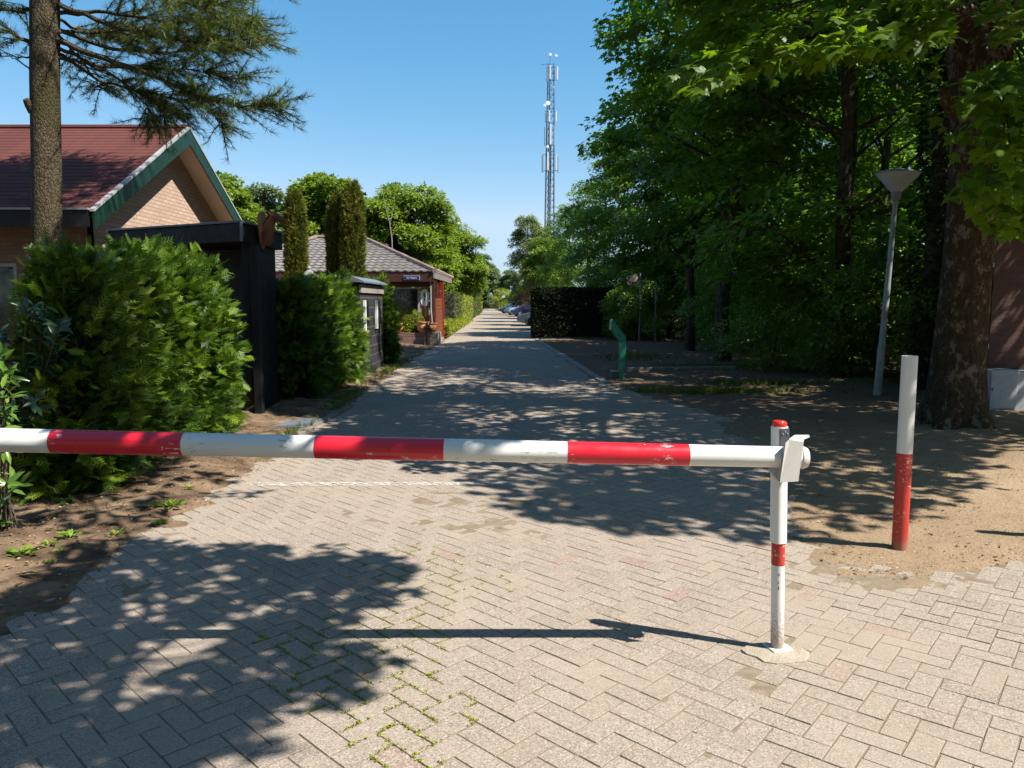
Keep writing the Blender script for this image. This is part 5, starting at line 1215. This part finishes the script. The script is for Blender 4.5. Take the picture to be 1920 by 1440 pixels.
for k,(x,y,s,lab) in enumerate(((7.6,15.9,1.0,'leafy bush just left of the street lamp pole'),(9.0,14.6,1.0,'sunlit leafy bush between the street lamp and the big maple trunk'),(10.6,14.9,1.05,'leafy bush hidden partly by the big maple trunk'),(6.1,18.2,.75,'low dark bush at the wood foot beside the thin grass'),(6.9,16.6,.62,'lowest bush at the sandy yard edge under the wood'),(5.3,31.6,.85,'dark bush behind the thin bare post'),(6.9,24.6,.95,'bush in deep shade under the wood centre'),(4.9,32.3,.75,'bush beside the right end of the clipped hedge block'),(7.6,21,1.05,'bush in deep shade behind the low dark bush'),(9.8,18.2,1.2,'bush in shade behind the street lamp'))):
    put_tree('shrub','wood_shrub',lab,x,y,s,k*1.3,'bushes at the foot of the wood',s*1.05,'shrub')
for k,(x,y,s) in enumerate(((8,25.5,1.3),(10.5,24,1.4),(13,23,1.4),(8.5,29,1.4),(11,29,1.5),(14.5,28,1.5),(6.9,34.5,1.2),(9.5,35,1.5),(13,21,1.3),(12.5,34,1.6),(16,34,1.6),(18,27,1.6),(5.6,34.6,1.0),(7.4,36.5,1.3),(5.5,39,1.3),(8.2,33,1.4))):
    put_tree('shrub','wood_shrub','shaded undergrowth bush deep inside the wood',x,y,s,k*1.7,'bushes deep in the wood',s*1.15,'shrub')
# ivy clad trunk
rg=np.random.default_rng(501); ix,iy=P(1748,600,14.2)[:2]
t=thing('ivy_tree','dark ivy-clad trunk just left of the big maple','tree',(ix,iy,0))
n=5200; a=rg.random(n)*2*PI; z=rg.random(n)*8.5; r=.24+.26*vnoise(a*1.3,z,.7,9)
V,Fc,Rn=leaves(np.stack([np.cos(a)*r,np.sin(a)*r,z],-1),np.stack([np.cos(a),np.sin(a),-.7+rg.normal(0,.4,n)],-1),np.stack([np.cos(a),np.sin(a),np.full(n,.6)],-1)+rg.normal(0,.3,(n,3)),.10*rg.uniform(.6,1.2,n),T_MAPS,rg)
mk('ivy',V,Fc,M['l_ivy'],t,Rn,local=True)
MB().tube([(0,0,-.1),(.03,0,4),(.05,.05,9),(.1,.1,12)],[.24,.2,.15,.05],10).build('trunk',M['bark'],t,local=True,smooth=True)
cl=rg.normal(0,1,(70,3))*np.array([1.1,1.1,1.7])+np.array([0,0,9.8]); V,Fc,Rn=clusters(cl,cl-np.array([0,0,8]),50,.5,.16,T_MAPS,rg); mk('crown',V,Fc,M['l_wood'],t,Rn,local=True)
# far right
for k,(x,y,s) in enumerate(((-13,-10,1.0),(-7,-13,1.1),(-1,-15,1.0),(6,-15,1.05),(13,-13,1.0),(-16,-3,1.0),(17,-7,.9))):  # unseen trees added behind the camera to cut the sky's fill light
    put_tree('wa','sky_blocking_tree','leafy tree added behind the viewpoint to block sky light, out of the picture',x,y,s,k*1.1,'added trees behind the viewpoint')
put_tree('bi','birch_tree','light feathery birch beyond the parked cars, left of the mast foot',1.7,92,.78,.4,None,1.0)
put_tree('bi','birch_tree','second pale birch right behind the feathery one',4.2,104,.8,2.4,None,.98)
put_tree('wa','roadside_tree','green tree hiding the mast foot behind the clipped hedge',4.3,60,.64,2.9,None)
put_tree('lo','roadside_tree','sunlit green tree below the birches on the right of the road',3.4,72,.82,1.7,None)
put_tree('lo','roadside_tree','low leafy tree beyond the parked cars under the birches',2.9,84,.6,.2,None)
t=put_tree('shrub','copper_shrub','rust-brown shrub just left of the dark hedge top',1.22,52,.55,.5,None,.95,'shrub')
t.children[0].data=t.children[0].data.copy(); t.children[0].data.materials.clear(); t.children[0].data.materials.append(M['l_rust'])
t=put_tree('shrub','golden_shrub','golden round shrub before the far fence',-1.6,135,1.5,2,None,1.4,'shrub')
t.children[0].data=t.children[0].data.copy(); t.children[0].data.materials.clear(); t.children[0].data.materials.append(M['l_yellow'])
# left trees
put_tree('br','round_maple','bright round maple behind the columnar yews',-11.9,50,.99,1.1,None)
put_tree('lo','broad_tree','big sunlit bushy tree right behind the pavilion',-6.6,49,1.02,.6,None,.98)
put_tree('lo','broad_tree','sunlit tree leaning to the road beyond the pavilion tree',-5.0,63,.88,2.6,None)
put_tree('lo','broad_tree','bushy tree left of the pavilion tree with a bare white stem',-10.2,58,1.02,4.2,None)
bs=MB(); x0,y0,_=P(740,450,44); 
tag(bs.tube([P(735,470,43.5)[:2]+(0,),P(735,450,43.5),P(731,420,43.5),P(722,385,43.5),P(716,352,43.5)],[.035,.03,.024,.016,.006],5).tube([P(731,420,43.5),P(738,390,43.5),P(740,362,43.5)],[.018,.012,.005],5).build('bare_tree',M['kerb'],smooth=True),'bare pale dead stem standing against the bushy trees','tree')
put_tree('lo','broad_tree','lower bushy tree filling the gap between the bright maple and the pavilion tree',-8.6,51,.86,3.3,None)
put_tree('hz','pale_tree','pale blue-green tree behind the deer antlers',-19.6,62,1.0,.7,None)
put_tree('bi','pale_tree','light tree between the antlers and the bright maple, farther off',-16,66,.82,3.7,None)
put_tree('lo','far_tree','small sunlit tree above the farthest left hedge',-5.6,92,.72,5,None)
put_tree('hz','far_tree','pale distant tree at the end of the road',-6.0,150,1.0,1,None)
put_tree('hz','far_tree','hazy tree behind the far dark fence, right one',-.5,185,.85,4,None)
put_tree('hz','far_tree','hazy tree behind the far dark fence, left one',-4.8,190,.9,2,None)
put_tree('lo','far_tree','dark crowned tree over the distant hedges',-7.2,110,.9,2.2,None)
for k,(x,y,s) in enumerate(((-17,44,.9),(-21,50,1.0),(-24,44,.95),(-28,52,1.05),(-33,48,1))):
    put_tree('br','hidden_tree','tree farther back behind the red roofed house',x,y,s,k,'trees behind the house')
# ================================================================== CARS
def car(name,label,front,paint,L=4.1,W=1.7,Hh=1.46,van=False,rz=0):
    t=thing(name,label,'car',(front[0],front[1],0),rz,'cars parked beside the road')
    hood=.92 if not van else 1.05; k=L/4.1
    body=[(0,.30),(-.02,.5),(.04,.66),(.22,.78),(.95*k,hood),(L-.28,hood+.06),(L-.04,.85),(L,.5),(L-.05,.28),(L-.6,.2),(.45,.2)]
    m=MB(); m.slab([(x,-W/2,z) for x,z in body],(0,W,0)); b=m.build('body',paint,t,local=True,bevel=.07,seg=3,smooth=True)
    g0=.9*k if not van else .6*k; g1=1.65*k if not van else 1.15*k; g2=L-.95 if not van else L-.35
    def frust(x0,x1,x2,x3,z0,z1,w0,w1): return [(x0,-w0,z0),(x3,-w0,z0),(x3,w0,z0),(x0,w0,z0),(x1,-w1,z1),(x2,-w1,z1),(x2,w1,z1),(x1,w1,z1)]
    Fx=[(0,3,2,1),(4,5,6,7),(0,1,5,4),(1,2,6,5),(2,3,7,6),(3,0,4,7)]
    c=MB().add(frust(g0,g1,g2,L-.12,hood-.02,Hh,W/2-.05,W/2-.2),Fx).build('cabin',paint,b,local=True,bevel=.05,seg=3,smooth=True)
    gl=MB()
    zz0,zz1=hood+.06,Hh-.09
    lerp=lambda a,b,u:a+(b-a)*u
    for s in(-1,1):
        w0=lerp(W/2-.05,W/2-.2,.12)+.006; w1=lerp(W/2-.05,W/2-.2,.82)+.006
        xa0=lerp(g0,g1,.12)+.16; xa1=lerp(g0,g1,.82)+.12; xm=(g1+g2)/2; xe0=L-.42; xe1=g2-.12
        for p0,p1,p2,p3 in((xa0,xm-.04,xm-.04,xa1),(xm+.04,xe0,xe1,xm+.04)): gl.slab([(p0,s*w0,zz0),(p1,s*w0,zz0),(p2,s*w1,zz1),(p3,s*w1,zz1)],(0,-s*.01,0))
    e=.012
    gl.slab([(lerp(g0,g1,.08)-e,-W/2+.2,zz0),(lerp(g0,g1,.08)-e,W/2-.2,zz0),(lerp(g0,g1,.86)-e,W/2-.3,zz1),(lerp(g0,g1,.86)-e,-W/2+.3,zz1)],(.01,0,0))
    gl.build('windows',M['glass'],b,local=True)
    for s in(-1,1):
        MB().slab([(.10,s*(W/2-.40),.60),(.05,s*(W/2-.12),.62),(.16,s*(W/2-.08),.78),(.22,s*(W/2-.36),.76)],(-.04,0,0)).build('headlight',M['headlight'],t,local=True)
        for x in(.78,L-.75):
            w=MB().tube([(x,s*(W/2-.19),.30),(x,s*(W/2+.01),.30)],.30,20).build('wheel',M['tyre'],t,local=True,smooth=True)
            MB().tube([(x,s*(W/2+.005),.30),(x,s*(W/2+.02),.30)],.19,14).build('rim',M['rim'],w,local=True,smooth=True)
    MB().box((-.015,0,.46),(.03,W*.5,.12)).build('grille',M['black_plain'],t,local=True)
    MB().box((-.03,0,.34),(.02,.5,.11)).build('number_plate',M['white_plain'],t,local=True)
    return t
car('parked_car','dark car nearest the hedge, mostly hidden, its bonnet poking out',(.86,41.5+3.0),M['car_black'])
car('parked_car','grey car with a bright headlamp between the black and the blue car',(.35,50.5),M['car_grey'])
car('parked_car','blue hatchback parked side-on beyond the grey car',(-.05,82),M['car_blue'],4.0,1.7,1.47,False,.22)
car('parked_van','silver people carrier beside the blue hatchback',(-.62,91),M['car_silver'],4.3,1.8,1.68,True,.35)
car('parked_car','dark car farthest down the row of parked cars',(-1.6,103),M['car_dark'],4.2,1.7,1.45,False,.3)
# ================================================================== MAST
Ym=150; t=thing('antenna_mast','tall lattice antenna mast with white panel antennas above the trees','mast',(P(1028,560,Ym)[0],Ym,0))
mc=P(1028,560,Ym)[0]; Z=lambda py:P(1030,py,Ym)[2]; ppm=F_PX/Ym
top=Z(120); m=MB(); legs=[]
for a in(R(100),R(215),R(335)):
    lg=[]
    for z,r in((0,1.15),(Z(300),.85),(Z(225),.8),(top,.62)): lg.append((mc+.25*z/top+math.cos(a)*r,Ym+math.sin(a)*r,z))
    legs.append(lg); MB().tube(lg,[.13,.12,.10,.075],8).build('leg',M['mast'],t,smooth=True)
def lp(l,z):
    for a,b in zip(l[:-1],l[1:]):
        if z<=b[2]: u=(z-a[2])/(b[2]-a[2]); return tuple(a[i]+(b[i]-a[i])*u for i in range(3))
    return l[-1]
z=0; k=0
while z<top-1.2:
    for i in range(3):
        m.tube([lp(legs[i],z),lp(legs[(i+1)%3],z+1.3)],.035,4,cap=False); m.tube([lp(legs[i],z),lp(legs[(i+1)%3],z)],.03,4,cap=False)
    z+=1.3
m.build('bracing',M['mast'],t)
m=MB(); m.tube([(mc+.1,Ym-.6,0),(mc+.3,Ym-.5,Z(235))],.16,6); m.build('cable_ladder',M['mast'],t)
m=MB(); m.tube([(mc+.1,Ym,top-1),(mc+.1,Ym,Z(103))],.05,6); m.tube([P(1015,121,Ym),P(1038,120,Ym)],.04,5); m.build('top_spike',M['mast'],t)
def panel(px,p0,p1,w,mat,dy=-1.2):
    x=P(px,(p0+p1)/2,Ym)[0]; a,b=Z(p1),Z(p0); q=MB().box((x,Ym+dy,(a+b)/2),(w/ppm,.25,b-a)); q.build('panel_antenna',M[mat],t,bevel=.05)
for px,p0,p1,w,mt in((1031,126,152,2.6,'antenna'),(1025.5,130,157,2.2,'antenna_grey'),(1044,129,154,2.6,'antenna'),(1039.5,134,150,2.2,'antenna_grey'),(1029.5,210,231,2.6,'antenna'),(1022.5,214,232,2.4,'antenna_grey'),(1042,212,231,2.2,'antenna'),(1031.5,236,274,3.2,'antenna'),(1021,240,276,2.0,'antenna_grey'),(1038,240,276,2.2,'antenna_grey'),(1017,293,325,3.6,'antenna_grey'),(1026.5,288,322,3.2,'antenna'),(1042.5,292,322,2.2,'antenna'),(1045.5,294,326,1.6,'antenna_grey')): panel(px,p0,p1,w,mt)
for px,py,r in((1031,107,2.6),(1042,109,2.4),(1036,168,3.2),(1027,197,4.0),(1021,201,2.6),(1026,278,2.6)):
    x,_,z=P(px,py,Ym); MB().lathe([(.01,-.25),(r/ppm*.8,-.12),(r/ppm,.12),(.01,.16)],(x,Ym-1.3,z),16,Matrix.Rotation(R(80),3,'X')).build('dish_antenna',M['antenna' if r!=3.2 else 'antenna_grey'],t,smooth=True)
m=MB()
for py,w in((322,3.0),(292,2.8),(275,1.8),(212,2.2),(153,2.0),(130,2.0)):
    z=Z(py); m.tube([(mc+.25*z/top-w/2,Ym-1.05,z),(mc+.25*z/top+w/2,Ym-1.05,z)],.05,5); m.tube([(mc+.2,Ym-1.05,z),(mc+.2,Ym,z)],.05,5)
m.build('antenna_bracket',M['mast'],t)
# ================================================================== LIGHT AND CAMERA
to_sun=Vector((.7335,-.295,1)).normalized()
el=math.asin(to_sun.z); az=math.atan2(to_sun.x,to_sun.y)
sd=bpy.data.lights.new('sun','SUN'); sd.energy=5.0; sd.angle=R(.53); sd.color=(1,.945,.86)
so=bpy.data.objects.new('sun',sd); COL.objects.link(so); so.rotation_euler=(-to_sun).to_track_quat('-Z','Y').to_euler(); so.location=(10,-5,20)
w=bpy.data.worlds.new('World'); sc.world=w; w.use_nodes=True; nt=w.node_tree; bg=nt.nodes['Background']
sk=nt.nodes.new('ShaderNodeTexSky'); sk.sky_type='NISHITA'; sk.sun_disc=False; sk.sun_elevation=el; sk.sun_rotation=az; sk.altitude=0; sk.air_density=1.0; sk.dust_density=.35; sk.ozone_density=2.2
sep=nt.nodes.new('ShaderNodeSeparateColor'); cmb=nt.nodes.new('ShaderNodeCombineColor'); nt.links.new(sk.outputs[0],sep.inputs[0])
for ch,(ga,ks,mxv) in enumerate(((1.57,.54,4.2),(.856,1.38,5.6),(.67,2.095,7.2))):     # a deeper, clearer blue than the plain sky model
    a=nt.nodes.new('ShaderNodeMath'); a.operation='POWER'; a.inputs[1].default_value=ga; nt.links.new(sep.outputs[ch],a.inputs[0])
    f_=nt.nodes.new('ShaderNodeMath'); f_.operation='MAXIMUM'; f_.inputs[1].default_value=(1.55,0,0)[ch]; nt.links.new(a.outputs[0],f_.inputs[0]); a=f_
    b=nt.nodes.new('ShaderNodeMath'); b.operation='MULTIPLY'; b.inputs[1].default_value=ks; nt.links.new(a.outputs[0],b.inputs[0])
    c_=nt.nodes.new('ShaderNodeMath'); c_.operation='MINIMUM'; c_.inputs[1].default_value=mxv; nt.links.new(b.outputs[0],c_.inputs[0]); nt.links.new(c_.outputs[0],cmb.inputs[ch])
nt.links.new(cmb.outputs[0],bg.inputs[0]); bg.inputs[1].default_value=.0645
cam=bpy.data.cameras.new('camera'); co=bpy.data.objects.new('camera',cam); COL.objects.link(co)
co.location=(0,0,HC); co.rotation_euler=(PI/2-TH,0,0); cam.sensor_width=36; cam.lens=36*F_PX/1920; cam.clip_start=.05; cam.clip_end=3000
sc.camera=co
sc.view_settings.view_transform='Standard'; sc.view_settings.look='None'; sc.view_settings.exposure=1.14; sc.view_settings.gamma=1; sc.view_settings.use_curve_mapping=False
sc.render.engine='CYCLES'; cy=sc.cycles; cy.max_bounces=6; cy.diffuse_bounces=3; cy.glossy_bounces=3; cy.transmission_bounces=4; cy.transparent_max_bounces=6; cy.use_denoising=True
try: cy.denoiser='OPENIMAGEDENOISE'; cy.denoising_input_passes='RGB_ALBEDO_NORMAL'
except Exception: pass
sc.render.resolution_x=1024; sc.render.resolution_y=768
